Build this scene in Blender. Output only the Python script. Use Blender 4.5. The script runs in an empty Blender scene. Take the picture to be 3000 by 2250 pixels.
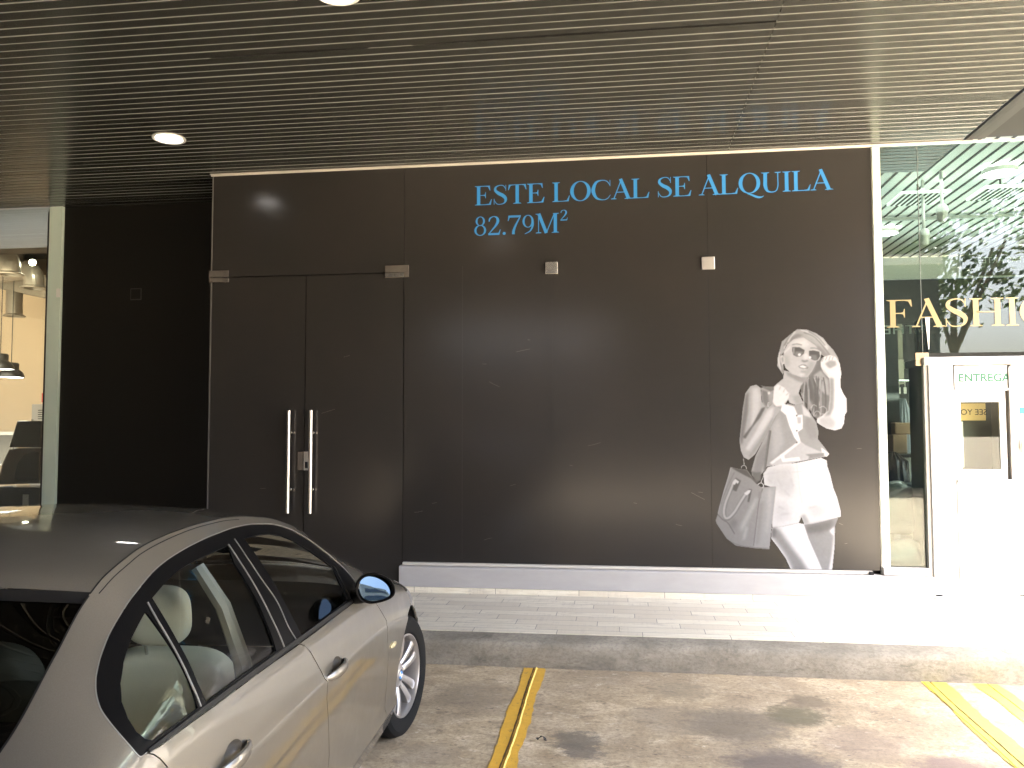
import bpy, bmesh, math, random
import numpy as np
from mathutils import Vector, Matrix, geometry

# ------------------------------------------------------------------ camera, world, sun, exposure
scene = bpy.context.scene
COL = scene.collection
R = math.radians
random.seed(7)
rng = np.random.default_rng(11)

cam_d = bpy.data.cameras.new('camera')
cam = bpy.data.objects.new('camera', cam_d)
COL.objects.link(cam)
cam_d.sensor_width = 36.0
cam_d.lens = 36.0 * 2440 / 3000
cam_d.clip_start = 0.05
cam_d.clip_end = 2000
_y, _p, _r = R(7.605), R(3.112), R(-0.11)
_fw = Vector((-math.sin(_y) * math.cos(_p), math.cos(_y) * math.cos(_p), math.sin(_p)))
_rt = Vector((math.cos(_y), math.sin(_y), 0))
_up = _rt.cross(_fw)
_rt, _up = _rt * math.cos(_r) + _up * math.sin(_r), _up * math.cos(_r) - _rt * math.sin(_r)
M = Matrix((( _rt.x, _up.x, -_fw.x, 0.0), (_rt.y, _up.y, -_fw.y, 0.0), (_rt.z, _up.z, -_fw.z, 1.68), (0, 0, 0, 1)))
cam.matrix_world = M
scene.camera = cam

SUN_EL, SUN_AZ = 60.0, 163.0          # azimuth measured from +Y (towards the shopfront) clockwise: behind and right
world = bpy.data.worlds.new('World')
scene.world = world
world.use_nodes = True
wn = world.node_tree
bg = wn.nodes['Background']
sky = wn.nodes.new('ShaderNodeTexSky')
sky.sky_type = 'NISHITA'
sky.sun_disc = False
sky.sun_elevation = R(SUN_EL)
sky.sun_rotation = R(SUN_AZ)
sky.dust_density = 6.0
sky.air_density = 0.7
wn.links.new(sky.outputs[0], bg.inputs[0])
bg.inputs[1].default_value = 0.15

sun_d = bpy.data.lights.new('sun', 'SUN')
sun_d.energy = 5.0
sun_d.angle = R(0.5)
sun_d.color = (1.0, 0.95, 0.87)
sun = bpy.data.objects.new('sun', sun_d)
COL.objects.link(sun)
_sd = Vector((math.sin(R(SUN_AZ)) * math.cos(R(SUN_EL)), math.cos(R(SUN_AZ)) * math.cos(R(SUN_EL)), math.sin(R(SUN_EL))))
sun.rotation_euler = _sd.to_track_quat('Z', 'Y').to_euler()
sun.location = (10, -20, 30)

scene.view_settings.view_transform = 'Standard'
scene.view_settings.look = 'None'
scene.view_settings.gamma = 1.0
scene.view_settings.exposure = 4.25
scene.cycles.max_bounces = 10
scene.cycles.diffuse_bounces = 5
scene.cycles.glossy_bounces = 5
scene.cycles.transmission_bounces = 8
scene.cycles.transparent_max_bounces = 12
scene.cycles.sample_clamp_indirect = 6.0
scene.cycles.use_denoising = True

# ------------------------------------------------------------------ materials
def new_mat(name):
    m = bpy.data.materials.new(name)
    m.use_nodes = True
    return m, m.node_tree, m.node_tree.nodes['Principled BSDF']

def N(nt, typ, **kw):
    n = nt.nodes.new(typ)
    for k, v in kw.items():
        if k.startswith('i_'):
            key = k[2:]
            key = int(key) if key.isdigit() else key.replace('_', ' ')
            n.inputs[key].default_value = v
        else:
            setattr(n, k, v)
    return n

def ramp(nt, fac, stops):
    r = N(nt, 'ShaderNodeValToRGB')
    e = r.color_ramp.elements
    while len(e) < len(stops):
        e.new(0.5)
    for el, (p, c) in zip(e, stops):
        el.position = p
        el.color = (c[0], c[1], c[2], 1) if not isinstance(c, (int, float)) else (c, c, c, 1)
    nt.links.new(fac, r.inputs[0])
    return r.outputs[0]

def mixc(nt, fac, a, b, mode='MIX'):
    m = N(nt, 'ShaderNodeMix', data_type='RGBA', blend_type=mode)
    for sock, val in ((m.inputs[0], fac), (m.inputs[6], a), (m.inputs[7], b)):
        if isinstance(val, bpy.types.NodeSocket):
            nt.links.new(val, sock)
        elif isinstance(val, (int, float)):
            sock.default_value = val if sock.type == 'VALUE' else (val, val, val, 1)
        else:
            sock.default_value = (val[0], val[1], val[2], 1)
    return m.outputs[2]

def coords(nt, scale=(1, 1, 1), loc=(0, 0, 0)):
    t = N(nt, 'ShaderNodeTexCoord')
    mp = N(nt, 'ShaderNodeMapping')
    mp.inputs['Scale'].default_value = scale
    mp.inputs['Location'].default_value = loc
    nt.links.new(t.outputs['Object'], mp.inputs[0])
    return mp.outputs[0]

def noise(nt, vec, scale, detail=4, rough=0.6, dist=0.0):
    n = N(nt, 'ShaderNodeTexNoise')
    n.inputs['Scale'].default_value = scale
    n.inputs['Detail'].default_value = detail
    n.inputs['Roughness'].default_value = rough
    n.inputs['Distortion'].default_value = dist
    nt.links.new(vec, n.inputs['Vector'])
    return n.outputs['Fac']

def bump(nt, b, h, strength=0.2, dist=0.01):
    n = N(nt, 'ShaderNodeBump')
    n.inputs['Strength'].default_value = strength
    n.inputs['Distance'].default_value = dist
    nt.links.new(h, n.inputs['Height'])
    nt.links.new(n.outputs[0], b.inputs['Normal'])

def mat(name, c, rough=0.5, metal=0.0, coat=0.0, var=0.0, vscale=6.0, spec=0.5, rvar=0.0, stretch=(1, 1, 1), bmp=0.0):
    m, nt, b = new_mat(name)
    b.inputs['Base Color'].default_value = (c[0], c[1], c[2], 1)
    b.inputs['Roughness'].default_value = rough
    b.inputs['Metallic'].default_value = metal
    b.inputs['Coat Weight'].default_value = coat
    b.inputs['Coat Roughness'].default_value = 0.04
    b.inputs['Specular IOR Level'].default_value = spec
    if var or rvar or bmp:
        v = coords(nt, stretch)
        f = noise(nt, v, vscale)
        if var:
            nt.links.new(mixc(nt, f, [x * (1 - var) for x in c], [min(1, x * (1 + var)) for x in c]), b.inputs['Base Color'])
        if rvar:
            nt.links.new(ramp(nt, f, [(0.3, max(0, rough - rvar)), (0.7, rough + rvar)]), b.inputs['Roughness'])
        if bmp:
            bump(nt, b, noise(nt, v, vscale * 8), bmp)
    return m

def glass(name, tint, ior=1.5, rough=0.0, gloss=(1, 1, 1), boost=0.0):
    m, nt, b = new_mat(name)
    nt.nodes.remove(b)
    out = nt.nodes['Material Output']
    tr = N(nt, 'ShaderNodeBsdfTransparent')
    tr.inputs[0].default_value = (*tint, 1)
    gl = N(nt, 'ShaderNodeBsdfGlossy')
    gl.inputs[0].default_value = (*gloss, 1)
    gl.inputs['Roughness'].default_value = rough
    fr = N(nt, 'ShaderNodeFresnel')
    fr.inputs[0].default_value = ior
    mx = N(nt, 'ShaderNodeMixShader')
    ad = N(nt, 'ShaderNodeMath', operation='ADD', use_clamp=True)
    ad.inputs[1].default_value = boost
    nt.links.new(fr.outputs[0], ad.inputs[0])
    nt.links.new(ad.outputs[0], mx.inputs[0])
    nt.links.new(tr.outputs[0], mx.inputs[1])
    nt.links.new(gl.outputs[0], mx.inputs[2])
    nt.links.new(mx.outputs[0], out.inputs[0])
    return m

def emit(name, c, s):
    m, nt, b = new_mat(name)
    b.inputs['Base Color'].default_value = (*c, 1)
    b.inputs['Emission Color'].default_value = (*c, 1)
    b.inputs['Emission Strength'].default_value = s
    return m

# ------------------------------------------------------------------ mesh helpers
class MB:
    def __init__(self):
        self.v = []
        self.f = []
        self.mi = []
        self.cur = 0
    def add(self, vs, fs):
        o = len(self.v)
        self.v += [tuple(map(float, p)) for p in vs]
        self.f += [tuple(i + o for i in f) for f in fs]
        self.mi += [self.cur] * len(fs)
        return self
    def box(self, x0, x1, y0, y1, z0, z1):
        return self.add([(x0, y0, z0), (x1, y0, z0), (x1, y1, z0), (x0, y1, z0), (x0, y0, z1), (x1, y0, z1), (x1, y1, z1), (x0, y1, z1)],
                        [(0, 3, 2, 1), (4, 5, 6, 7), (0, 1, 5, 4), (1, 2, 6, 5), (2, 3, 7, 6), (3, 0, 4, 7)])
    def extrude_x(self, prof, x0, x1, closed=True, nx=1):          # prof: (y, z) points
        n = len(prof)
        vs, fs = [], []
        for k in range(nx + 1):
            x = x0 + (x1 - x0) * k / nx
            vs += [(x, p[0], p[1]) for p in prof]
        for k in range(nx):
            for i in range(n if closed else n - 1):
                j = (i + 1) % n
                fs.append((k * n + i, k * n + j, (k + 1) * n + j, (k + 1) * n + i))
        if closed:
            fs.append(tuple(range(n - 1, -1, -1)))
            fs.append(tuple(nx * n + i for i in range(n)))
        return self.add(vs, fs)
    def prism_xz(self, poly, y0, y1):                              # poly in (x, z), front at y0
        n = len(poly)
        vs = [(p[0], y0, p[1]) for p in poly] + [(p[0], y1, p[1]) for p in poly]
        fs = [tuple(range(n)), tuple(range(2 * n - 1, n - 1, -1))] + [(i, n + i, n + (i + 1) % n, (i + 1) % n) for i in range(n)]
        return self.add(vs, fs)
    def tube(self, path, r, n=12, caps=True):
        path = [Vector(p) for p in path]
        rs = r if isinstance(r, (list, tuple)) else [r] * len(path)
        vs, fs = [], []
        prev = None
        for i, p in enumerate(path):
            t = (path[min(i + 1, len(path) - 1)] - path[max(i - 1, 0)]).normalized()
            if prev is None:
                a = Vector((0, 0, 1)) if abs(t.z) < 0.9 else Vector((1, 0, 0))
                x = t.cross(a).normalized()
            else:
                x = (prev - t * prev.dot(t)).normalized()
            prev = x
            y = t.cross(x)
            for k in range(n):
                an = 2 * math.pi * k / n
                vs.append(p + (x * math.cos(an) + y * math.sin(an)) * rs[i])
        for i in range(len(path) - 1):
            for k in range(n):
                fs.append((i * n + k, i * n + (k + 1) % n, (i + 1) * n + (k + 1) % n, (i + 1) * n + k))
        if caps:
            fs.append(tuple(range(n - 1, -1, -1)))
            fs.append(tuple((len(path) - 1) * n + k for k in range(n)))
        return self.add(vs, fs)
    def lathe(self, prof, c=(0, 0, 0), axis='Z', n=32, closed=False):  # prof: (radius, height)
        vs, fs = [], []
        m = len(prof)
        for k in range(n):
            a = 2 * math.pi * k / n
            for r, h in prof:
                x, y = r * math.cos(a), r * math.sin(a)
                q = (x, y, h) if axis == 'Z' else ((h, x, y) if axis == 'X' else (x, h, y))
                vs.append((q[0] + c[0], q[1] + c[1], q[2] + c[2]))
        for k in range(n):
            for i in range(m if closed else m - 1):
                j = (i + 1) % m
                fs.append((k * m + i, k * m + j, ((k + 1) % n) * m + j, ((k + 1) % n) * m + i))
        return self.add(vs, fs)
    def grid(self, P):                                             # P: array (a, b, 3)
        a, b = P.shape[:2]
        return self.add(P.reshape(-1, 3), [(i * b + j, i * b + j + 1, (i + 1) * b + j + 1, (i + 1) * b + j) for i in range(a - 1) for j in range(b - 1)])
    def build(self, name, mats, parent=None, smooth=False, bevel=0.0, auto=35):
        me = bpy.data.meshes.new(name)
        me.from_pydata(self.v, [], self.f)
        me.validate()
        bm = bmesh.new()
        bm.from_mesh(me)
        bmesh.ops.recalc_face_normals(bm, faces=bm.faces) if not getattr(self, 'keep', False) else None
        bm.to_mesh(me)
        bm.free()
        mats = mats if isinstance(mats, (list, tuple)) else [mats]
        for m in mats:
            me.materials.append(m)
        if len(mats) > 1 and len(me.polygons) == len(self.mi):
            me.polygons.foreach_set('material_index', self.mi)
        if smooth:
            me.polygons.foreach_set('use_smooth', [True] * len(me.polygons))
            if auto:
                me.set_sharp_from_angle(angle=R(auto))
        o = bpy.data.objects.new(name, me)
        COL.objects.link(o)
        if bevel:
            bv = o.modifiers.new('bevel', 'BEVEL')
            bv.width = bevel
            bv.segments = 2
            bv.limit_method = 'ANGLE'
        if parent:
            attach(o, parent)
        return o

def world_m(o):
    m = Matrix.LocRotScale(o.location, o.rotation_euler, o.scale)
    if o.parent:
        m = world_m(o.parent) @ o.matrix_parent_inverse @ m
    return m

def attach(o, parent):                     # mesh is written in world coordinates
    o.parent = parent
    o.matrix_parent_inverse = world_m(parent).inverted()

def tag(o, label=None, cat=None, group=None, kind=None):
    if label: o['label'] = label
    if cat: o['category'] = cat
    if group: o['group'] = group
    if kind: o['kind'] = kind
    return o

def thing(name, label, cat, loc, rz=0.0, group=None):
    o = bpy.data.objects.new(name, None)
    o.empty_display_size = 0.2
    o.location = loc
    o.rotation_euler = (0, 0, rz)
    COL.objects.link(o)
    return tag(o, label, cat, group)

def ellipse(cx, cy, rx, ry, n=40, a0=0.0, a1=360.0):
    return [(cx + rx * math.cos(R(a0 + (a1 - a0) * i / n)), cy + ry * math.sin(R(a0 + (a1 - a0) * i / n))) for i in range(n + (1 if a1 - a0 < 360 else 0))]

# ------------------------------------------------------------------ serif lettering (cap height 1)
def spline(pts, k=6):
    out = []
    P = [np.array(p, float) for p in pts]
    for i in range(len(P) - 1):
        p0, p1, p2, p3 = P[max(i - 1, 0)], P[i], P[i + 1], P[min(i + 2, len(P) - 1)]
        for j in range(k):
            t = j / k
            out.append(0.5 * (2 * p1 + (p2 - p0) * t + (2 * p0 - 5 * p1 + 4 * p2 - p3) * t * t + (3 * p1 - p0 - 3 * p2 + p3) * t ** 3))
    out.append(P[-1])
    return out

def strip(path, smooth=True):              # path of (x, y, width) -> one outline polygon
    p = spline(path) if smooth else [np.array(q, float) for q in path]
    l, r = [], []
    for i, q in enumerate(p):
        d = p[min(i + 1, len(p) - 1)][:2] - p[max(i - 1, 0)][:2]
        n = np.array([-d[1], d[0]]) / (np.hypot(*d) + 1e-9) * q[2] / 2
        l.append(tuple(q[:2] + n))
        r.append(tuple(q[:2] - n))
    return l + r[::-1]

def ring(cx, cy, rx, ry, tx, ty, n=44):    # closed stroke, thick tx at the sides, thin ty at top and bottom
    return ('ring', ellipse(cx, cy, rx, ry, n), ellipse(cx, cy, rx - tx, ry - ty, n))

def bar(x0, x1, y0, y1):
    return [(x0, y0), (x1, y0), (x1, y1), (x0, y1)]

def ser(x, y, h, d=1):                      # foot serif with a bracket
    return [(x - h, y), (x + h, y), (x + h, y + d * .022), (x + h * .55, y + d * .05), (x - h * .55, y + d * .05), (x - h, y + d * .022)]

def stem(x, w=.15, y0=0, y1=1):
    return bar(x - w / 2, x + w / 2, y0, y1)

def glyph(c):
    if c == 'I': return [stem(.19), ser(.19, 0, .17), ser(.19, 1, .17, -1)], .38
    if c == 'L': return [stem(.19), ser(.19, 0, .17), ser(.19, 1, .17, -1), [(.2, 0), (.74, 0), (.79, .3), (.765, .3), (.66, .06), (.5, .035), (.2, .035)]], .80
    if c in 'EF':
        g = [stem(.19), ser(.19, 1, .17, -1), ser(.19, 0, .17), [(.2, 1), (.2, .965), (.5, .965), (.62, .94), (.695, .75), (.72, .75), (.70, 1)],
             [(.2, .49), (.40, .49), (.47, .47), (.50, .35), (.52, .35), (.52, .67), (.50, .67), (.47, .545), (.40, .525), (.2, .525)]]
        if c == 'E': g.append([(.2, 0), (.74, 0), (.79, .29), (.765, .29), (.66, .06), (.5, .035), (.2, .035)])
        return g, (.82 if c == 'E' else .72)
    if c == 'T': return [stem(.42), ser(.42, 0, .18), [(.04, 1), (.01, .72), (.035, .72), (.12, .94), (.22, .965), (.62, .965), (.72, .94), (.805, .72), (.83, .72), (.80, 1)]], .84
    if c == 'H': return [stem(.19), stem(.77), ser(.19, 0, .17), ser(.19, 1, .17, -1), ser(.77, 0, .17), ser(.77, 1, .17, -1), bar(.2, .76, .49, .53)], .97
    if c == 'A': return [strip([(.10, 0, .045), (.44, 1.0, .045)], False), strip([(.40, 1.03, .14), (.745, 0, .15)], False), bar(.2, .62, .33, .37), ser(.10, 0, .12), ser(.74, 0, .17)], .85
    if c in 'OQ':
        g = [ring(.46, .5, .45, .52, .155, .04)]
        if c == 'Q': g.append(strip([(.36, -.01, .03), (.55, -.09, .08), (.78, -.21, .10), (.95, -.22, .06), (1.05, -.16, .015)]))
        return g, .93
    if c == 'C': return [strip([(.82, .72, .02), (.70, .93, .045), (.49, 1.0, .045), (.22, .90, .11), (.09, .5, .16), (.22, .12, .11), (.49, 0, .045), (.70, .05, .04), (.84, .24, .02)]), bar(.81, .835, .68, 1.0)], .88
    if c == 'S': return [strip([(.60, .76, .02), (.50, .955, .04), (.32, .99, .04), (.15, .90, .08), (.13, .73, .12), (.28, .575, .16), (.47, .45, .17), (.59, .28, .13), (.54, .08, .07), (.36, .005, .04), (.19, .04, .035), (.07, .25, .02)]), bar(.585, .61, .70, 1.0), bar(.06, .085, 0, .30)], .69
    if c == 'U': return [strip([(.19, 1, .15), (.19, .65, .15), (.19, .33, .15), (.27, .08, .10), (.46, .01, .05), (.64, .08, .045), (.71, .33, .04), (.71, .65, .04), (.71, 1, .04)]), ser(.19, 1, .17, -1), ser(.71, 1, .13, -1)], .88
    if c == 'M': return [stem(.14, .04), stem(.92), ser(.14, 0, .13), ser(.10, 1, .10, -1), ser(.92, 0, .17), ser(.95, 1, .14, -1), strip([(.15, 1, .15), (.50, .0, .15)], False), strip([(.50, .0, .045), (.88, 1, .045)], False)], 1.10
    if c == 'B': return [stem(.19), ser(.19, 0, .17), ser(.19, 1, .17, -1), strip([(.2, .98, .035), (.40, .98, .04), (.58, .90, .11), (.60, .75, .14), (.55, .60, .10), (.38, .53, .04), (.2, .53, .035)]), strip([(.2, .51, .035), (.42, .51, .04), (.63, .42, .11), (.68, .27, .15), (.60, .09, .10), (.42, .02, .04), (.2, .02, .035)])], .79
    if c == '8': return [ring(.33, .74, .22, .245, .09, .035), ring(.33, .265, .28, .28, .10, .04)], .66
    if c == '2': return [strip([(.09, .70, .05), (.13, .86, .07), (.30, .955, .04), (.46, .88, .10), (.50, .70, .13), (.40, .48, .10), (.22, .25, .06), (.07, .06, .04)]), [(.05, 0), (.57, 0), (.63, .27), (.605, .27), (.53, .10), (.05, .10)]], .68
    if c == '7': return [[(.06, .97), (.64, .97), (.64, .90), (.60, .86), (.12, .86), (.06, .69), (.03, .69)], strip([(.61, .89, .05), (.42, .50, .085), (.31, .2, .12), (.29, 0, .13)])], .66
    if c == '9': return [ring(.32, .64, .26, .325, .10, .035), strip([(.55, .70, .06), (.54, .42, .09), (.42, .14, .06), (.17, -.005, .03)])], .67
    if c == '\u00b2': return [[(q[0] * .58 + .03, q[1] * .56 + .60) for q in e] for e in glyph('2')[0]], .42
    if c == '.': return [ellipse(.12, .06, .075, .075, 16)], .26
    return [], .30

def lettering(name, text, x, y, z, cap, hs, mat_, parent, tilt=0.0, mirror=False, width=None):
    mb = MB()
    mb.keep = True
    gl = [glyph(c) for c in text]
    tot = sum(a for _, a in gl)
    if width: hs = width / tot
    pen, k = 0.0, 0
    for els, adv in gl:
        for e in els:
            k += 1
            yy = y - 0.0005 - 0.00025 * (k % 6)
            def P(p):
                px = (pen + p[0]) * hs
                if mirror: px = tot * hs - px
                return (x + px, yy, z + p[1] * cap + px * tilt)
            if isinstance(e, tuple):
                o, i = [P(p) for p in e[1]], [P(p) for p in e[2]]
                n = len(o)
                mb.add(o + i, [(j, (j + 1) % n, n + (j + 1) % n, n + j) for j in range(n)])
            else:
                q = [P(p) for p in e]
                tri = geometry.tessellate_polygon([[Vector((p[0], p[2], 0)) for p in q]])
                mb.add(q, [tuple(t) for t in tri])
        pen += adv
    return mb.build(name, mat_, parent)

def sans(name, text, x, y, z, size, mat_, parent, mirror=False, sx=1.0, rz=0.0, bold=0.0):   # plain lettering
    c = bpy.data.curves.new('lettering', 'FONT')
    c.body = text
    c.size = size
    c.extrude = 0.0008
    c.offset = bold
    t = bpy.data.objects.new('lettering', c)
    COL.objects.link(t)
    me = bpy.data.meshes.new_from_object(t.evaluated_get(bpy.context.evaluated_depsgraph_get()))
    bpy.data.objects.remove(t)
    bpy.data.curves.remove(c)
    w = max(v.co.x for v in me.vertices)
    for v in me.vertices:
        px, pz = v.co.x * sx, v.co.y
        if mirror: px = w * sx - px
        v.co = Vector((x + px * math.cos(rz), y - v.co.z + px * math.sin(rz), z + pz))
    me.materials.clear()
    me.materials.append(mat_)
    o = bpy.data.objects.new(name, me)
    COL.objects.link(o)
    attach(o, parent)
    return o
# ------------------------------------------------------------------ dimensions (metres)
F = 7.565            # face of the vacant shopfront
R2 = 8.449           # face of the set-back panel and the cafe glass
CZ = 4.175           # underside of the slatted ceiling
KY = 5.94            # kerb face
SZ = 0.20            # pavement level

# ------------------------------------------------------------------ setting materials
def concrete_road():
    m, nt, b = new_mat('stained_concrete')
    v = coords(nt)
    vs = coords(nt, (1, 1.6, 1))
    big = noise(nt, v, 0.9, 5, 0.62, 0.6)
    mid = noise(nt, vs, 4.2, 6, 0.68, 0.3)
    fine = noise(nt, v, 38, 6, 0.8)
    c = ramp(nt, mid, [(0.30, (.30, .225, .135)), (0.50, (.475, .385, .25)), (0.68, (.62, .52, .365))])
    c = mixc(nt, ramp(nt, big, [(0.36, 0.75), (0.56, 0.0)]), c, (.27, .215, .145))
    pale = noise(nt, vs, 2.3, 6, 0.75, 1.0)
    c = mixc(nt, ramp(nt, pale, [(0.58, 0.0), (0.70, 0.55)]), c, (.68, .60, .46))
    crisp = noise(nt, coords(nt, (1, 1.7, 1), (5, 2, 0)), 5.5, 9, 0.72, 0.4)
    c = mixc(nt, ramp(nt, crisp, [(0.565, 0.0), (0.60, 0.55), (0.70, 0.7)]), c, (.20, .155, .105))
    crisp2 = noise(nt, coords(nt, (1, 1.5, 1), (1, 7, 0)), 8, 9, 0.75, 0.3)
    c = mixc(nt, ramp(nt, crisp2, [(0.60, 0.0), (0.635, 0.5)]), c, (.74, .66, .52))
    c = mixc(nt, ramp(nt, fine, [(0.36, 0.6), (0.56, 0.0)]), c, (.14, .105, .07))
    # drips and chewing-gum spots
    vo = N(nt, 'ShaderNodeTexVoronoi')
    vo.inputs['Scale'].default_value = 9.0
    nt.links.new(coords(nt, (1, 1.9, 1)), vo.inputs['Vector'])
    sp = N(nt, 'ShaderNodeMath', operation='ADD')
    nt.links.new(vo.outputs['Distance'], sp.inputs[0])
    nt.links.new(ramp(nt, noise(nt, v, 30, 2), [(0.3, 0.0), (0.8, 0.12)]), sp.inputs[1])
    c = mixc(nt, ramp(nt, sp.outputs[0], [(0.10, 0.85), (0.16, 0.0)]), c, (.10, .08, .06))
    grit = noise(nt, coords(nt, (1, 1.6, 1), (2, 9, 0)), 26, 4, 0.6, 0.2)
    c = mixc(nt, ramp(nt, grit, [(0.655, 0.0), (0.685, 0.75)]), c, (.13, .10, .07))
    c = mixc(nt, ramp(nt, grit, [(0.30, 0.55), (0.33, 0.0)]), c, (.70, .63, .50))
    # oil stains at their own places
    t = N(nt, 'ShaderNodeTexCoord')
    wob = N(nt, 'ShaderNodeTexNoise')
    wob.inputs['Scale'].default_value = 11
    wob.inputs['Detail'].default_value = 9
    wob.inputs['Roughness'].default_value = 0.72
    nt.links.new(t.outputs['Object'], wob.inputs['Vector'])
    sc = N(nt, 'ShaderNodeVectorMath', operation='MULTIPLY_ADD')
    nt.links.new(wob.outputs['Color'], sc.inputs[0])
    sc.inputs[1].default_value = (.50, .30, 0)
    nt.links.new(t.outputs['Object'], sc.inputs[2])
    for x, y, r, col, s in STAINS:
        d = N(nt, 'ShaderNodeVectorMath', operation='DISTANCE')
        nt.links.new(sc.outputs[0], d.inputs[0])
        d.inputs[1].default_value = (x + .25, y + .15, 0)
        c = mixc(nt, ramp(nt, d.outputs['Value'], [(r * .55, s), (r * .85, s * .45), (r, 0.0)]), c, col)
    nt.links.new(c, b.inputs['Base Color'])
    nt.links.new(ramp(nt, mid, [(0.3, 0.45), (0.7, 0.75)]), b.inputs['Roughness'])
    bump(nt, b, noise(nt, v, 70, 4, 0.7), 0.25, 0.006)
    return m

STAINS = [(0.98, 5.15, .22, (.13, .115, .07), .9), (1.12, 5.42, .16, (.15, .12, .08), .8), (.62, 4.95, .34, (.14, .12, .09), .7), (.78, 4.32, .36, (.12, .10, .085), .85),
          (-.28, 4.62, .16, (.13, .115, .09), .8), (-.22, 4.44, .13, (.12, .105, .085), .8), (1.62, 4.42, .24, (.19, .13, .11), .9), (.25, 5.0, .3, (.20, .165, .12), .5),
          (-.95, 5.3, .3, (.2, .165, .12), .5), (1.25, 4.75, .3, (.24, .18, .14), .5), (.35, 5.55, .22, (.2, .17, .12), .5), (-1.0, 4.3, .2, (.22, .18, .13), .5)]

def plank_tile(name, w, h, off=.27, dark=1.0):
    m, nt, b = new_mat(name)
    v = coords(nt)
    br = N(nt, 'ShaderNodeTexBrick')
    sx = N(nt, 'ShaderNodeSeparateXYZ')
    nt.links.new(v, sx.inputs[0])
    def mth(op, a, b2=None):
        n = N(nt, 'ShaderNodeMath', operation=op)
        for i, q in enumerate((a, b2)):
            if q is None: continue
            if isinstance(q, (int, float)): n.inputs[i].default_value = q
            else: nt.links.new(q, n.inputs[i])
        return n.outputs[0]
    rown = mth('FLOOR', mth('DIVIDE', sx.outputs[1], h))
    cb_ = N(nt, 'ShaderNodeCombineXYZ')                     # every course starts a little further along
    nt.links.new(mth('ADD', sx.outputs[0], mth('MULTIPLY', rown, w * off)), cb_.inputs[0])
    nt.links.new(sx.outputs[1], cb_.inputs[1])
    nt.links.new(cb_.outputs[0], br.inputs['Vector'])
    br.offset = 0.0
    br.inputs['Color1'].default_value = (0, 0, 0, 1)
    br.inputs['Color2'].default_value = (1, 1, 1, 1)
    br.inputs['Mortar'].default_value = (.5, .5, .5, 1)
    br.inputs['Scale'].default_value = 1.0
    br.inputs['Mortar Size'].default_value = 0.0026
    br.inputs['Mortar Smooth'].default_value = 0.05
    br.inputs['Brick Width'].default_value = w
    br.inputs['Row Height'].default_value = h
    grain = noise(nt, coords(nt, (2.2, 34, 34)), 1.6, 6, 0.75, 0.6)
    blot = noise(nt, coords(nt, (3, 9, 9), (3, 0, 0)), 1.3, 5, 0.7, 1.2)
    saw = noise(nt, coords(nt, (60, 3, 3)), 1.0, 3, 0.6)
    c = ramp(nt, grain, [(0.30, (.52, .47, .36)), (0.5, (.70, .65, .525)), (0.7, (.80, .76, .645))])
    c = mixc(nt, ramp(nt, br.outputs['Color'], [(0.0, 0.0), (0.55, 0.12), (0.75, 0.8)]), c, mixc(nt, blot, (.42, .355, .25), (.74, .69, .575)))
    c = mixc(nt, ramp(nt, blot, [(0.52, 0.0), (0.66, 0.55)]), c, (.50, .455, .38))
    c = mixc(nt, mixc(nt, ramp(nt, blot, [(0.48, 0.0), (0.6, 1.0)]), 0.0, ramp(nt, saw, [(0.5, 0.0), (0.62, 0.35)])), c, (.42, .37, .30))
    c = mixc(nt, br.outputs['Fac'], c, (.22, .20, .165))
    if dark != 1.0:
        c = mixc(nt, 1.0, c, dark, 'MULTIPLY')
    nt.links.new(c, b.inputs['Base Color'])
    nt.links.new(ramp(nt, grain, [(0.3, 0.38), (0.7, 0.55)]), b.inputs['Roughness'])
    inv = N(nt, 'ShaderNodeMath', operation='SUBTRACT')
    inv.inputs[0].default_value = 1
    nt.links.new(br.outputs['Fac'], inv.inputs[1])
    bump(nt, b, inv.outputs[0], 0.4, 0.003)
    return m

def kerb_mat():
    m, nt, b = new_mat('kerb_concrete')
    v = coords(nt, (1, 1, 1.5))
    a = noise(nt, v, 3.0, 6, 0.7, 0.4)
    f = noise(nt, v, 40, 4, 0.7)
    g = noise(nt, coords(nt, (1.4, 1, 4)), 2.2, 5, 0.7, 0.8)
    c = ramp(nt, a, [(0.3, (.15, .134, .103)), (0.5, (.225, .203, .158)), (0.7, (.30, .272, .215))])
    c = mixc(nt, ramp(nt, g, [(0.58, 0.0), (0.72, 0.7)]), c, (.07, .06, .048))
    c = mixc(nt, ramp(nt, f, [(0.38, 0.4), (0.55, 0.0)]), c, (.10, .09, .075))
    nt.links.new(c, b.inputs['Base Color'])
    b.inputs['Roughness'].default_value = 0.8
    bump(nt, b, noise(nt, v, 28, 5, 0.75), 0.5, 0.008)
    return m

def road_paint(name, c, wear):
    m, nt, b = new_mat(name)
    v = coords(nt)
    f = noise(nt, v, 14, 5, 0.7)
    g = noise(nt, coords(nt, (1, .5, 1)), 32, 4, 0.75, 0.5)
    col = mixc(nt, f, [x * .72 for x in c], [min(1, x * 1.2) for x in c])
    col = mixc(nt, ramp(nt, g, [(0.30, wear), (0.42, 0.0)]), col, (.20, .15, .08))
    nt.links.new(col, b.inputs['Base Color'])
    b.inputs['Roughness'].default_value = 0.6
    bump(nt, b, g, 0.3, 0.004)
    return m

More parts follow.
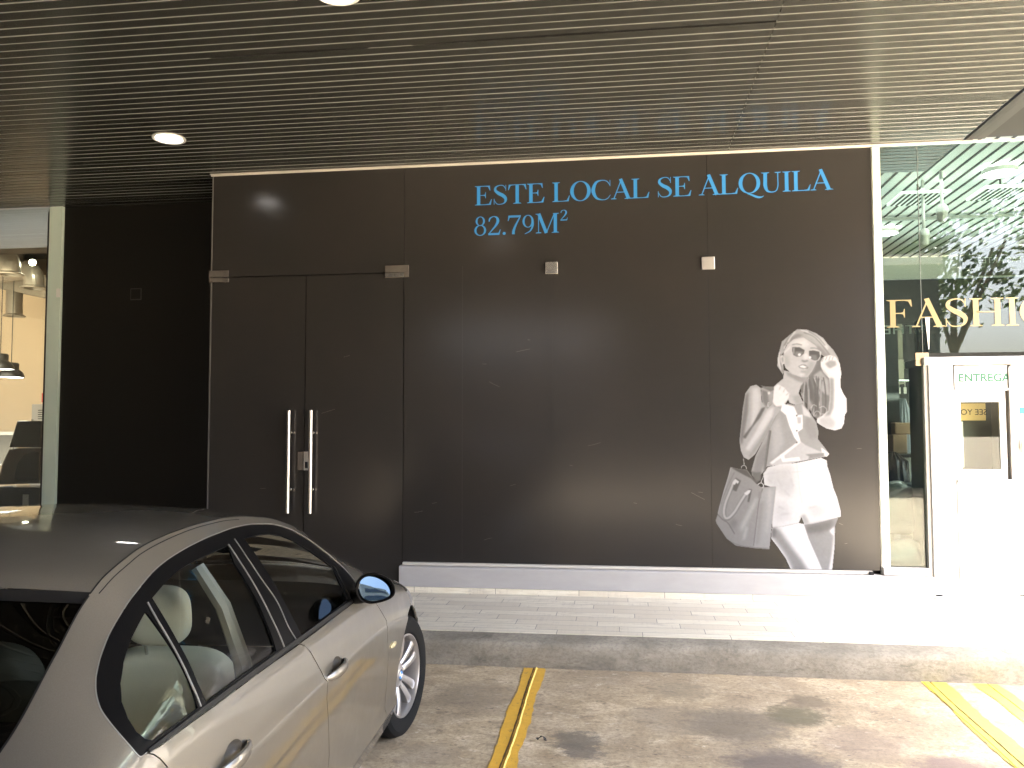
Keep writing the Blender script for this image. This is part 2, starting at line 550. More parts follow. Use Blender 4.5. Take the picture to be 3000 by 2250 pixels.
def vinyl_mat(name, c, rough=.36, spec=.5):
    m, nt, b = new_mat(name)
    f = noise(nt, coords(nt, (1.2, 1, 110)), 3.0, 3, 0.6)
    g = noise(nt, coords(nt), 1.4, 4, 0.6)
    col = mixc(nt, f, [x * .92 for x in c], [x * 1.08 for x in c])
    col = mixc(nt, ramp(nt, g, [(0.35, 0.0), (0.7, 0.4)]), col, [c[0] * 1.35, c[1] * 1.22, c[2] * 1.15])
    nt.links.new(col, b.inputs['Base Color'])
    nt.links.new(ramp(nt, f, [(0.3, rough - .02), (0.7, rough + .03)]), b.inputs['Roughness'])
    b.inputs['Specular IOR Level'].default_value = spec
    bump(nt, b, f, 0.035, 0.002)
    return m

m_road = concrete_road()
m_plank = plank_tile('plank_tile', .62, .152)
m_skirt = plank_tile('skirting_tile', .75, 3.0)
m_kerb = kerb_mat()
m_line_a = road_paint('worn_amber_paint', (.62, .36, .045), .85)
m_line_b = road_paint('bright_yellow_paint', (.74, .62, .07), .5)
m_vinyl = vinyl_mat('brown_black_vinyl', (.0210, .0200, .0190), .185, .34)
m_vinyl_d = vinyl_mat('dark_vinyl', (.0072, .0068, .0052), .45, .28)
m_white = mat('white_paint', (.78, .78, .78), .45, var=.05, vscale=9, bmp=.03)
m_plinth = mat('plinth_paint', (.35, .345, .34), .5, var=.13, vscale=4, stretch=(1, 1, 3), bmp=.12)
m_cap = mat('ledge_stone', (.46, .44, .40), .5, var=.1, vscale=7)
m_alu = mat('white_aluminium', (.66, .66, .63), .3, .2, var=.05)
m_green = mat('pale_green_aluminium', (.52, .62, .54), .4, .1, var=.05, vscale=3)
m_black = mat('black_rubber', (.012, .012, .012), .5)
m_void = mat('dark_void', (.006, .006, .006), .9)
m_steel = mat('polished_steel', (.62, .61, .58), .16, 1.0, rvar=.05, vscale=20)
m_brush = mat('brushed_steel', (.68, .66, .62), .34, 1.0, var=.08, vscale=30, stretch=(1, 1, .1))
m_dsteel = mat('dark_steel', (.22, .20, .18), .22, .7, var=.3, vscale=12)
m_blue = mat('blue_vinyl_letters', (.022, .19, .47), .45, var=.05, vscale=5)
m_gold = mat('gold_letters', (.22, .175, .08), .35, .25, var=.1, vscale=4)
m_sgreen = mat('green_letters', (.004, .075, .035), .5)
m_slat = mat('bronze_ceiling_slat', (.042, .0435, .040), .24, .42)
m_lip = mat('lit_edge_lip', (.30, .31, .30), .5, .0)  # paler than the slats: light caught by the strip edges, put into the colour
m_edge = mat('ceiling_trim', (.52, .50, .46), .35, .3, var=.08, vscale=8)
m_soffit = mat('dark_soffit', (.010, .0105, .010), .7, var=.2, vscale=2)

# ------------------------------------------------------------------ ground
def struct(mb, name, m, **k):
    return tag(mb.build(name, m, **k), kind='structure')

mb = MB()
mb.add([(-160, -160, 0), (160, -160, 0), (160, 160, 0), (-160, 160, 0)], [(0, 1, 2, 3)])
road = struct(mb, 'road', m_road)

mb = MB()                                                 # kerb with a worn, rounded nose; the top slopes up to the tiles
random.seed(3)
prof = [(KY, -.05), (KY, .03), (KY - .004, .07), (KY + .001, .135), (KY + .010, .160), (KY + .028, .174), (KY + .06, .181), (6.115, .196), (6.115, -.05)]
nx = 260
vs, fs = [], []
for k in range(nx + 1):
    x = -13 + 26 * k / nx
    w1 = .006 * math.sin(x * 3.1) + .004 * math.sin(x * 11.3 + 1) + random.uniform(-.003, .003)
    for i, (y, z) in enumerate(prof):
        e = w1 if 1 <= i <= 6 else 0
        vs.append((x, y + e * .9, z + (e * .8 if 3 <= i <= 6 else 0)))
n = len(prof)
for k in range(nx):
    for i in range(n - 1):
        fs.append((k * n + i, k * n + i + 1, (k + 1) * n + i + 1, (k + 1) * n + i))
mb.add(vs, fs)
struct(mb, 'kerb', m_kerb, smooth=True)

mb = MB()
mb.box(-13, 13, 6.12, R2 + .3, -.05, SZ)
struct(mb, 'pavement', m_plank)

# painted bay lines: a thin sheet with a raised joint down the middle
def bay_line(name, label, pts, w, m, joint):
    t = thing(name, label, 'road marking', (pts[0][0], pts[0][1], 0), group='painted parking bay lines')
    mb = MB()
    L, Rr = [], []
    n = 90
    random.seed(len(label))
    a, b2 = Vector((*pts[0], 0)), Vector((*pts[1], 0))
    d = (b2 - a).normalized()
    s = Vector((d.y, -d.x, 0))
    for i in range(n + 1):
        c = a.lerp(b2, i / n)
        e1, e2 = random.uniform(-.006, .006) + .007 * math.sin(i * .4), random.uniform(-.006, .006) + .006 * math.sin(i * .33 + 2)
        L.append(c - s * (w / 2 + e1) + Vector((0, 0, .004)))
        Rr.append(c + s * (w / 2 + e2) + Vector((0, 0, .004)))
    mb.add(L + Rr, [(i, i + 1, n + 2 + i, n + 1 + i) for i in range(n)])
    mb.build('paint_strip', m, t)
    for off, wd, mm, h in joint:
        mb = MB()
        q = []
        for i in range(n + 1):
            c = a.lerp(b2, i / n) + s * (off + .004 * math.sin(i * .21) + random.uniform(-.0015, .0015))
            ww = wd * (0.65 + .5 * random.random())
            q.append((c - s * ww / 2, c + s * ww / 2))
        vs = []
        for l, r in q:
            vs += [l + Vector((0, 0, .0045)), (l + r) / 2 + Vector((0, 0, h)), r + Vector((0, 0, .0045))]
        mb.add(vs, [(3 * i + j, 3 * i + j + 1, 3 * i + 4 + j, 3 * i + 3 + j) for i in range(n) for j in (0, 1)])
        mb.build('joint_bead', mm, t, smooth=True)
    return t
m_bead = mat('pale_amber_bead', (.72, .50, .12), .55, var=.15, vscale=20)
m_crack = mat('joint_crack', (.075, .04, .012), .85)
m_bead_y = mat('yellow_bead', (.74, .62, .08), .55, var=.1, vscale=20)
bay_line('parking_line', 'worn amber parking line running from the kerb past the car\'s front wheel', ((-.632, 5.925), (-.585, 1.0)), .145, m_line_a, [(-.012, .016, m_bead, .012), (.006, .011, m_crack, .0065)])
bay_line('parking_line', 'broad bright yellow line on the right, nearer to the car than its pair', ((2.018, 5.93), (1.86, 1.0)), .150, m_line_b, [(.02, .012, m_crack, .0065), (.062, .005, m_crack, .006)])
bay_line('parking_line', 'yellow line at the right edge of the picture, beside a similar one', ((2.345, 5.93), (2.22, 1.0)), .150, m_line_b, [(-.01, .010, m_crack, .0065)])

# ------------------------------------------------------------------ slatted ceiling
canopy = thing('slatted_ceiling', 'bronze metal strip ceiling over the pavement and parking bays', 'ceiling', (-2, 3, CZ))
def slats(x0, x1, name, sag=False, nx=1, z_=CZ):
    mb = MB()
    random.seed(17)
    k = 0
    y = R2 - .02
    closed = () if x0 < 0 else (19,)
    while y > -5.0:
        hw = .0425
        yn, yf = y - .0815 + random.uniform(-.0012, .0012), y + random.uniform(-.0012, .0012)
        z = z_ + random.uniform(-.0012, .0012)
        if x0 < 0 and R2 - .02 - k * .1 < F: pass
        wide = .0165 if (k in closed) else 0
        xs = [x0 + (x1 - x0) * i / nx for i in range(nx + 1)]
        vs = []
        for x in xs:
            a = b2 = 0.0
            if sag and k == 35:                            # one strip has slipped: its far lip gapes
                a = .030 * max(0, math.sin((x + 2.75) / 1.15 * math.pi)) if -2.75 < x < -1.6 else (.038 * math.sin((x + 1.35) / 3.0 * math.pi) if -1.35 < x < 1.65 else 0)
            lp = .013
            if sag and k == 34 and (-2.75 < x < -1.6 or -1.35 < x < 1.65): lp = .0035     # bent up where the next strip has slipped
            if wide: b2 = wide
            pr = [(yn - b2 + .0005, z + lp), (yn - b2, z + .003), (yn - b2 + .004, z), (yf - a - .004, z - .15 * a), (yf - a, z + .003), (yf - a, z + .013)]
            vs += [(x, p[0], p[1]) for p in pr]
        fs = [(i * 6 + j, i * 6 + j + 1, i * 6 + 7 + j, i * 6 + 6 + j) for i in range(nx) for j in range(5)]
        mb.add(vs, fs)
        y -= .0935
        k += 1
    mb.keep = True
    mb.mi = [1 if q % 5 == 0 or q % 5 == 4 else 0 for q in range(len(mb.f))]
    return mb.build(name, [m_slat, m_lip], canopy)
slats(-13, .952, 'slat_panel', True, 220)
slats(.955, 2.93, 'slat_panel', False, 8, CZ - .0015)
mb = MB().box(-13, 2.93, -5.1, R2, CZ + .0135, CZ + .16)
mb.build('backing', m_void, canopy)
mb = MB().extrude_x([(F - .028, CZ - .004), (F - .0005, CZ - .004), (F - .0005, CZ - .022), (F - .004, CZ - .022), (F - .004, CZ - .010), (F - .028, CZ - .010)], -3.975, 2.93)
mb.build('edge_trim', m_edge, canopy)
mb = MB().extrude_x([(R2 - .020, CZ - .003), (R2 - .0005, CZ - .003), (R2 - .0005, CZ - .014), (R2 - .020, CZ - .014)], -6.15, -3.99)
mb.build('edge_trim', m_slat, canopy)
sof = thing('dark_soffit', 'dark grey soffit panel where the strip ceiling ends at the right', 'soffit', (3.6, 3, CZ))
MB().box(2.96, 3.02, -10, F - .002, CZ + .0, CZ + .2).build('beam', m_black, sof)
MB().box(3.02, 3.85, -10, F - .002, CZ + .02, CZ + .22).build('panel', m_soffit, sof)
MB().box(3.021, 3.12, -10, F - .003, CZ + .008, CZ + .02).build('beam', mat('grey_steel', (.022, .023, .022), .6), sof)

# recessed downlights
m_lamp = emit('lamp_disc', (1, .95, .90), 1.1)
m_ringw = mat('downlight_ring', (.75, .74, .70), .3, .3)
for i, (x, y) in enumerate([(-3.836, 6.56), (-1.60, 4.46)]):
    t = thing('recessed_downlight', ['round lit downlight in the strip ceiling above the dark doors', 'lit downlight cut off by the top edge of the photo'][i], 'ceiling light', (x, y, CZ), group='downlights in the strip ceiling')
    MB().lathe([(.112, .012), (.136, .004), (.136, -.004), (.128, -.009), (.112, -.004), (.105, .03)], (x, y, CZ - .003), n=48).build('trim_ring', m_ringw, t, smooth=True)
    MB().lathe([(.0, .006), (.06, .006), (.108, .008)], (x, y, CZ - .012), n=40).build('lamp_lens', m_lamp, t)

# ------------------------------------------------------------------ vacant shopfront
shop = thing('vacant_shopfront', 'vacant shopfront covered in dark brown vinyl with blue rental lettering', 'shopfront', (-.9, F, SZ))
TH = .022
def panel(name, x0, x1, z0, z1, m=m_vinyl, y=F, bv=.0015):
    return MB().box(x0, x1, y, y + TH, z0, z1).build(name, m, shop, bevel=bv)
panel('transom', -3.948, -2.034, 3.158, CZ - .006)
p_a = panel('fixed_panel', -2.029, .7625, .463, CZ - .006)
p_b = panel('fixed_panel', .7655, 2.178, .463, CZ - .006)
MB().box(-3.95, 2.2, F + .06, F + .10, SZ, CZ + .1).build('backing', m_void, shop)
MB().box(-.6400, -.6365, F - .0012, F + .001, .463, 3.10).build('seam', m_void, shop)
MB().box(-1.4745, -1.4730, F - .0006, F + .001, .50, 3.2).build('seam', mat('vinyl_seam', (.022, .021, .02), .6), shop)
MB().box(-2.0325, -2.0310, F - .0004, F + .012, 3.155, CZ - .006).build('seam', m_void, shop)
MB().box(-3.958, -3.9485, F - .003, F + .024, .215, CZ - .006).build('edge_strip', mat('panel_edge', (.10, .10, .095), .45), shop)
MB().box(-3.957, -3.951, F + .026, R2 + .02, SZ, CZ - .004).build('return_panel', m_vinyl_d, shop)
# doors
for i, (x0, x1, hx) in enumerate([(-3.944, -2.9965, -3.125), (-2.9885, -2.0385, -2.907)]):
    d = MB().box(x0, x1, F + .001, F + .001 + TH, .225, 3.149).build('door', m_vinyl, shop, bevel=.0015)
    d['label'] = ['left leaf of the dark glazed double door', 'right leaf of the dark glazed double door'][i]
    MB().tube([(hx, F - .062, .897), (hx, F - .062, .900), (hx, F - .062, 1.860), (hx, F - .062, 1.863)], [.0135, .0165, .0165, .0135], 16).build('handle', m_brush, d, smooth=True)
    for z in (1.118, 1.652):
        MB().tube([(hx, F - .06, z), (hx, F + .002, z)], .0085, 10).lathe([(.0, -.006), (.015, -.004), (.016, 0)], (hx, F - .001, z), 'Y', 16).build('handle_post', m_steel, d, smooth=True)
        MB().lathe([(0, -.006), (.011, -.005), (.013, 0)], (hx + .034, F - .0005, z), 'Y', 14).build('stud', m_dsteel, d, smooth=True)
# centre lock: two plates and a cylinder window
MB().box(-3.052, -2.9935, F - .016, F, 1.298, 1.474).build('lock_plate', m_dsteel, shop, bevel=.003)
lk = MB().box(-2.9905, -2.935, F - .016, F, 1.298, 1.474).build('lock_plate', mat('satin_lock', (.42, .40, .37), .35, .4), shop, bevel=.003)
MB().box(-2.978, -2.950, F - .0185, F - .0155, 1.318, 1.378).build('lock_cylinder', m_void, lk, bevel=.002)
# patch fittings above the door
for x0, x1, xs in [(-3.974, -3.771, 1), (-2.214, -1.984, -1)]:
    f1 = MB().box(x0, x1, F - .017, F, 3.156, 3.222)
    if xs < 0: f1.box(-2.031, x1, F - .017, F, 3.108, 3.1555)
    else: f1.box(x0, -3.951, F - .017, F, 3.108, 3.1555)
    f1.build('patch_fitting', m_dsteel, shop, bevel=.003)
    a, b2 = (x0 + .026, x1) if xs > 0 else (x0, -2.0345)
    MB().box(a, b2, F - .019, F, 3.106, 3.1525).build('patch_fitting', m_steel if xs < 0 else m_dsteel, shop, bevel=.003)
# square clamps
for x0, x1, z0, z1, m in [(-.700, -.583, 3.100, 3.216, m_steel), (.708, .823, 3.106, 3.220, m_brush)]:
    c = MB().box(x0, x1, F - .020, F, z0, z1).build('square_clamp', m, shop, bevel=.005)
# plinth below the fixed panels
MB().extrude_x([(F + .02, SZ), (F - .066, SZ), (F - .066, .2445), (F - .060, .2460), (F + .02, .2460)], -2.045, 2.70).build('skirting', m_skirt, shop)
MB().extrude_x([(F + .02, .2465), (F - .056, .2465), (F - .056, .418), (F - .046, .430), (F + .02, .434)], -2.052, 2.655).build('plinth', m_plinth, shop, bevel=.004)
MB().extrude_x([(F + .018, .4345), (F - .026, .4345), (F - .026, .452), (F - .018, .4600), (F + .018, .4625)], -2.028, 2.105).build('ledge', m_cap, shop, bevel=.003)
MB().box(2.068, 2.1045, F - .050, F - .0265, .4345, .4595).build('ledge_end', m_void, shop)
MB().extrude_x([(F + .018, .4345), (F - .052, .4345), (F - .052, .490), (F - .044, .497), (F + .018, .498)], 2.183, 2.56).build('plinth', m_plinth, shop, bevel=.004)
MB().box(2.178, 2.1825, F - .006, F + .02, .440, CZ - .03).build('edge_strip', m_alu, shop)
# rental lettering
lettering('lettering', 'ESTE LOCAL SE ALQUILA', -1.361, F, 3.768, .181, .2, m_blue, shop, tilt=.0068, width=3.205)
lt = lettering('lettering', '82.79M\u00b2', -1.371, F, 3.482, .182, .178, m_blue, shop, tilt=.0065, width=.886)
# scuffs on the vinyl
m_scuff = mat('scuff_mark', (.13, .12, .11), .5)
random.seed(21)
for i in range(26):
    mb = MB()
    x, z = random.uniform(-3.8, 2.1), random.choice([random.uniform(.55, 1.3), random.uniform(.5, 2.6)])
    if -3.2 < x < -2.85: continue
    l, a, cv = random.uniform(.02, .16), random.uniform(-.5, .3), random.uniform(-.15, .15)
    pts = [(x + l * t * math.cos(a), z + l * (t * math.sin(a) + cv * t * (1 - t)), .0016) for t in (0, .33, .66, 1)]
    q = [(p[0], F - .0004, p[1]) for p in strip(pts)]
    n = len(q) // 2
    mb.add(q, [(j, j + 1, 2 * n - 2 - j, 2 * n - 1 - j) for j in range(n - 1)])
    mb.build('scuff', m_scuff, shop)
# ------------------------------------------------------------------ printed figure on the vinyl (a flat print)
POSTER = """p105,5:710,1671 811,1829 894,1842 956,1812 960,1682 933,1539 923,1395 883,1331 834,1281 787,1324 740,1425 693,1497 681,1577
p165,6:794,1684 857,1727 918,1640 925,1503 887,1518 833,1568
p75,5:716,1613 752,1656 791,1540 845,1467 816,1432 748,1483
p150,5:680,1541 735,1497 788,1410 814,1324 786,1317 740,1425 693,1483
s70,2,7:758,1667 747,1591 735,1497 739,1411 747,1339
s60,2,7:728,1645 730,1591 728,1497 728,1411 726,1339
s60,2,9:807,1650 807,1590 804,1497 804,1410 804,1338
s85,2,9:754,1649 778,1590 794,1497 786,1410 767,1338
s195,2,9:751,1657 748,1591 743,1497 744,1410 746,1339
s175,2,7:732,1656 742,1591 747,1497 744,1410 736,1339
s175,2,9:748,1681 752,1591 753,1497 752,1410 748,1339
s85,2,11:718,1654 715,1591 710,1497 711,1411 713,1339
s150,2,7:751,1672 753,1591 752,1497 752,1410 749,1338
s60,2,7:757,1650 753,1591 746,1497 748,1410 751,1338
s195,2,9:797,1662 824,1590 842,1496 834,1410 811,1338
s60,2,9:839,1655 829,1590 819,1496 822,1410 829,1338
s70,2,9:876,1664 887,1589 893,1496 889,1410 879,1338
s70,2,9:793,1657 802,1590 807,1497 804,1410 796,1338
s175,2,11:735,1675 722,1591 708,1497 713,1411 723,1339
s85,2,9:866,1643 856,1590 845,1496 848,1410 856,1338
s85,2,11:722,1681 721,1591 718,1497 718,1411 718,1339
s85,2,7:834,1670 833,1590 828,1496 829,1410 830,1338
s175,2,11:851,1643 853,1590 852,1496 851,1410 849,1338
s150,2,9:859,1675 856,1590 850,1496 851,1410 853,1338
s85,2,11:740,1643 741,1591 739,1497 739,1411 738,1339
s85,2,9:719,1678 709,1591 707,1497 705,1411 707,1339
s70,2,7:817,1675 819,1590 819,1496 818,1410 815,1338
s195,2,7:728,1678 714,1591 707,1497 705,1411 715,1339
s85,2,7:822,1659 830,1590 833,1496 830,1410 824,1338
s150,2,11:738,1651 745,1591 748,1497 746,1410 740,1339
s205,2,5:787,1331 808,1367 836,1360 842,1324 814,1302
s205,2,5:836,1396 871,1410 898,1381 884,1345 856,1345
s205,2,5:767,1396 789,1425 816,1410
p178,3:487,1767 497,1862 531,1985 599,2042 663,2092 747,2087 823,2053 884,2009 918,1957 965,1906 1005,1833 1020,1754 961,1726 894,1842 840,1879 813,1952 717,2019 633,1998 569,1948 547,1890 525,1861 538,1789 544,1730 536,1687 506,1738
p130,8:548,1956 598,2013 662,2049 718,2037 661,2012 583,1962 540,1905
p225,10:719,2077 815,2046 884,1994 938,1921 896,1929 828,1995 760,2040
p140,8:820,1952 868,1922 936,1849 894,1842 847,1879
s232,4,9:606,2039 577,1984 548,1919
s232,4,9:649,2071 613,2028 584,1977
s232,4,9:497,1847 503,1789 523,1731
s232,4,9:691,2084 774,2054 849,1995 917,1907
s232,4,9:512,1891 507,1818 520,1745
s112,4,8:620,2057 584,2006 555,1948
s112,4,8:519,1876 517,1803 533,1716
s112,4,8:718,2062 801,2024 869,1951 936,1856
s112,4,8:760,2069 836,2017 897,1943
p196,3:544,1730 725,1685 731,1656 688,1591 666,1526 692,1468 706,1440 636,1422 587,1440 561,1498 527,1585 472,1604 536,1658
p150,8:558,1723 627,1693 745,1667 709,1613 654,1635 571,1686
p170,10:610,1505 686,1519 702,1440 636,1426
p203,2:544,1890 576,1955 633,2002 717,2020 813,1952 842,1901 836,1850 817,1785 784,1720 745,1669 689,1667 613,1697 558,1748 542,1803
p232,15:597,1955 661,1998 731,2004 772,1952 729,1924 660,1954
p172,14:755,1800 824,1807 784,1720 745,1672 703,1669 740,1743
p180,14:547,1868 581,1853 601,1788 572,1752 545,1788
p205,14:602,1817 658,1823 685,1772 656,1729 607,1744
p216,3:515,1854 536,1869 554,1832 549,1788 531,1773 516,1811
p140,5:526,1840 539,1847 542,1803 533,1796
p232,8:715,1881 749,1880 752,1826 713,1826
p128,5:694,1821 720,1812 748,1819 755,1808 720,1797 699,1805
p140,2:665,1764 695,1781 726,1777 752,1753 747,1741 712,1734 677,1749
p248,2:676,1764 705,1772 741,1756 719,1747 686,1754
p222,3:684,1748 719,1741 743,1744 719,1734
s120,3,7:618,1953 660,1960 702,1950
s130,3,7:771,1922 813,1921 844,1908
p225,6:656,1758 685,1779 720,1786 685,1787
p160,7:684,1722 739,1721 732,1705 690,1707
p226,7:676,1700 725,1696 711,1681 676,1685
p222,2:546,1890 601,1946 614,1933 554,1878
p208,2:603,1946 622,1947 681,1941 729,1911 750,1900 799,1911 847,1899 864,1886 858,1841 840,1812 810,1803 775,1816 754,1851 743,1884 725,1872 701,1846 665,1839 629,1851 612,1889
p62,2:621,1933 681,1930 723,1905 716,1875 690,1852 655,1849 627,1864 617,1904
p62,2:761,1898 799,1901 847,1889 852,1850 833,1818 808,1813 780,1825 761,1858
p128,5:645,1896 715,1891 690,1852 655,1849 637,1864
p118,5:766,1865 825,1861 833,1818 808,1813 780,1825
p250,2:667,1874 687,1877 693,1861 679,1852 665,1858
p250,2:757,1847 773,1852 780,1838 768,1828 758,1835
p190,4:625,1929 639,1928 634,1867 625,1875
p236,2:856,1799 881,1842 936,1859 984,1841 1017,1783 1029,1696 1018,1639 1020,1574 1039,1524 1067,1477 1066,1359 1049,1337 1040,1259 1018,1216 963,1200 895,1216 847,1245 813,1270 814,1299 863,1331 912,1374 924,1467 930,1575 925,1654 878,1712 858,1756
p150,9:928,1661 963,1654 964,1538 954,1395 925,1331 869,1316 912,1374 926,1467
p196,12:835,1309 925,1323 972,1273 950,1216 881,1223 833,1256
p254,8:982,1725 1022,1689 1013,1574 1058,1466 1059,1366 1026,1252 985,1266 974,1395 978,1574
p165,6:893,1784 935,1812 983,1805 989,1769 934,1740 913,1755
s150,2,5:867,1799 884,1835
s150,2,5:897,1813 912,1849
s150,2,5:925,1813 939,1850
s150,2,5:952,1812 964,1845
p190,5:858,1763 885,1726 925,1668 891,1690
p182,2:255,1592 306,1606 344,1576 351,1454 396,1394 433,1431 448,1483 457,1587 486,1613 543,1586 585,1534 591,1497 555,1438 525,1393 466,1320 422,1231 347,1098 288,994 230,942 187,964 163,1024 153,1113 169,1246 186,1395 210,1529
p216,10:269,1574 320,1581 340,1513 331,1395 293,1261 249,1217 266,1395
p118,8:213,1514 240,1544 229,1365 197,1187 174,1068 157,1113 174,1261
p84,5:347,1394 382,1409 337,1320 263,1224 204,1128 182,1142 264,1246
p222,9:396,1379 454,1409 438,1320 319,1142 231,1024 202,1039 291,1187
p160,6:452,1335 422,1231 347,1098 244,957 230,979 334,1127
p242,4:452,1580 489,1609 543,1579 585,1526 584,1489 533,1423 468,1409 443,1453
s170,3,5:512,1586 502,1557
s170,3,5:547,1564 536,1534
s170,3,5:578,1527 559,1509
p166,2:344,1576 399,1587 452,1580 443,1453 454,1409 533,1408 569,1438 626,1423 697,1437 753,1363 808,1274 827,1186 819,1127 874,1054 912,996 893,974 872,974 730,944 587,914 387,884 343,825 306,788 256,802 250,846 288,980 347,1098 422,1231 466,1320 511,1386 440,1438 396,1394 356,1439
p120,5:353,1558 399,1543 411,1453 389,1409 361,1454
p140,8:302,980 391,1113 421,1201 388,950 313,802 259,817
p188,14:436,1246 495,1320 534,1098 489,1009 431,950
p150,12:738,1333 807,1260 819,1127 748,1127 708,1245
p254,2:526,1438 625,1408 653,1334 695,1339 693,1216 650,1186 676,1098 707,1076 662,1080 620,1142 579,1245 555,1334 510,1376
p200,4:645,1319 681,1319 680,1260 651,1260
p205,3:409,918 532,1010 662,1113 707,1076 817,1025 912,996 893,974 730,944 587,914 430,891
p246,3:409,918 532,1012 662,1110 676,1098 546,992 430,906
p254,3:496,986 532,992 535,954 660,969 667,939 516,924
p252,3:845,1054 912,998 889,972 851,1007
p140,4:710,992 873,1007 865,974 730,944 745,973
p250,2:539,1393 571,1384 568,1370 513,1370
p215,4:690,1430 753,1355 766,1311 702,1334
p90,1:638,1334 650,1340 652,1326 641,1323
p90,1:636,1201 647,1207 650,1194 638,1191
p90,1:634,1098 645,1104 648,1091 636,1088
p240,2:354,825 390,879 495,904 634,919 843,963 890,941 893,891 915,820 940,700 969,622 997,502 998,456 865,415 762,389 686,381 683,406 667,448 645,398 520,368 422,351 410,438 440,581 449,696 359,724
p212,25:383,868 599,897 615,654 525,625 456,682 373,739
p218,25:447,582 558,554 577,440 451,396
p215,25:717,541 868,557 880,472 763,442
p254,30:669,898 835,941 887,785 938,600 835,585 698,627
p180,10:660,455 695,477 735,400 689,381
s205,3,4:354,814 494,836 640,840 806,877
s215,4,5:634,916 649,798 658,683 676,569
s198,7,9:388,782 429,739
s198,7,9:472,775 512,711
s198,7,9:526,682 573,626
s198,7,9:474,539 522,511
s198,7,9:583,783 603,711
s198,7,9:730,527 799,542
s198,7,9:494,468 563,476
p158,2:686,381 762,389 865,415 976,449 947,374 939,198 914,-10 829,-12 777,138 725,265
p112,15:693,371 865,412 941,427 912,352 829,316 712,307
p240,6:898,331 941,374 939,198 914,-10 884,-11 918,162 931,289
p250,2:415,351 520,368 645,398 686,388 725,265 777,138 836,-12 575,-17 528,91 461,190 408,260
p150,16:418,338 471,350 518,276 592,171 666,73 719,-14 588,-17 536,106 468,204 421,267
p110,10:415,349 450,353 449,275 414,267
s238,6,12:413,253 468,176 528,84 575,-10
p152,2:73,881 130,867 214,856 262,788 289,738 331,706 457,710 454,682 432,510 411,324 392,166 280,171 154,185 105,194 28,254 -55,382 -63,411 -43,469 -28,534 6,657 51,794
p172,3:345,695 455,708 432,510 411,324 392,167 259,183 284,437 315,595
p196,14:386,681 428,689 407,474 379,295 366,323 383,509
p150,12:315,580 350,581 325,366 301,208 273,208
p60,3:79,877 130,865 210,853 248,799 290,760 310,737 289,739 248,781 192,809 115,852
p100,5:249,846 291,832 333,839 332,767 296,745 262,795
p190,12:287,623 301,595 243,465 185,357 155,292 150,363 200,464
p192,10:192,364 213,357 190,257 162,235
p125,14:51,391 102,435 122,392 93,327
s205,3,6:75,877 52,794 10,657 -26,534 -43,469
s100,3,4:104,831 57,736 6,621 -17,548
s110,3,32:96,737 59,650 26,563 11,484 24,430 56,434 102,485 146,557 196,637
s196,3,20:94,737 58,650 24,563 9,484 22,434 54,438 101,488 144,559 195,639
p80,3:114,787 160,759 119,665 88,679
p225,2:96,758 114,777 145,751 131,730 121,744 106,722 85,737
p70,3:225,687 253,684 227,572 213,579 224,623
p228,2:186,651 225,680 246,677 232,651 210,633 193,640
s62,2,5:-43,462 -5,422 41,391 68,348 99,295
s70,2,4:345,692 315,595 291,437 259,193
s90,2,4:63,226 154,192 280,178 395,174
s215,2,9:303,724 317,737 338,740 353,720 345,699
s215,2,7:358,832 353,796 339,767 331,742
s200,2,7:184,954 190,910 186,892
s205,2,7:165,867 169,885 187,894 204,885 211,860
p140,2:309,666 336,667 330,608 303,610
s70,2,17:365,847 389,1024 418,1201
s116,2,13:362,847 386,1024 415,1201
p110,3:339,1600 399,1587 457,1587 456,1557 427,1543 370,1573
p225,2:401,1535 419,1543 424,1522 407,1516
s225,1,4:414,1446 403,1445 402,1415 413,1413"""
def paint_print():
    RS = 4.5                                                  # millimetres per sample
    ox, W, Hh = -75, 258, 468
    img = np.zeros((Hh, W))
    alpha = np.zeros((Hh, W))
    gx = ox + (np.arange(W) + .5) * RS
    gz = (np.arange(Hh) + .5) * RS
    def blur(a, s):
        if s < .35: return a
        r = int(3 * s) + 1
        k = np.exp(-.5 * (np.arange(-r, r + 1) / s) ** 2)
        k /= k.sum()
        a = np.apply_along_axis(lambda q: np.convolve(np.pad(q, r, mode='edge'), k, 'valid'), 0, a)
        return np.apply_along_axis(lambda q: np.convolve(np.pad(q, r, mode='edge'), k, 'valid'), 1, a)
    def fill(pts):
        P = np.array(pts, float)
        acc = np.zeros((Hh, W))
        for dz in (-.3, 0, .3):
            for dx in (-.3, 0, .3):
                X, Z = gx + dx * RS, gz + dz * RS
                ins = np.zeros((Hh, W), bool)
                for i in range(len(P)):
                    (x0, z0), (x1, z1) = P[i - 1], P[i]
                    if z0 == z1: continue
                    c = (z0 > Z) != (z1 > Z)
                    xx = x0 + (Z - z0) * (x1 - x0) / (z1 - z0)
                    ins ^= c[:, None] & (X[None, :] < xx[:, None])
                acc += ins
        return acc / 9
    edge = np.zeros((Hh, W))
    for ln in POSTER.strip().split('\n'):
        h, pts = ln.split(':')
        pts = [tuple(map(int, q.split(','))) for q in pts.split()]
        hv = [float(q) for q in h[1:].split(',')]
        g, b = hv[0], hv[1]
        if h[0] == 's':
            # width is given in zoomed pixels of the trace: about a millimetre each
            pts = strip([(p[0], p[1], hv[2] * (1.0)) for p in pts])
        a = fill(pts)
        soft = blur(a, b / RS)
        if b <= 5.5:
            alpha = np.maximum(alpha, a)
        img = img * (1 - soft) + g * soft
        edge = np.maximum(edge, a if b <= 3.5 else 0)
    n1 = blur(rng.normal(0, 1, (Hh, W)), 1.2)
    img = np.clip(img + n1 * 7, 12, 254)
    hair = np.zeros((Hh, W))
    return img, alpha, gx, gz
img, alpha, gx, gz = paint_print()
mask = alpha > .5
ys, xs = np.nonzero(mask)
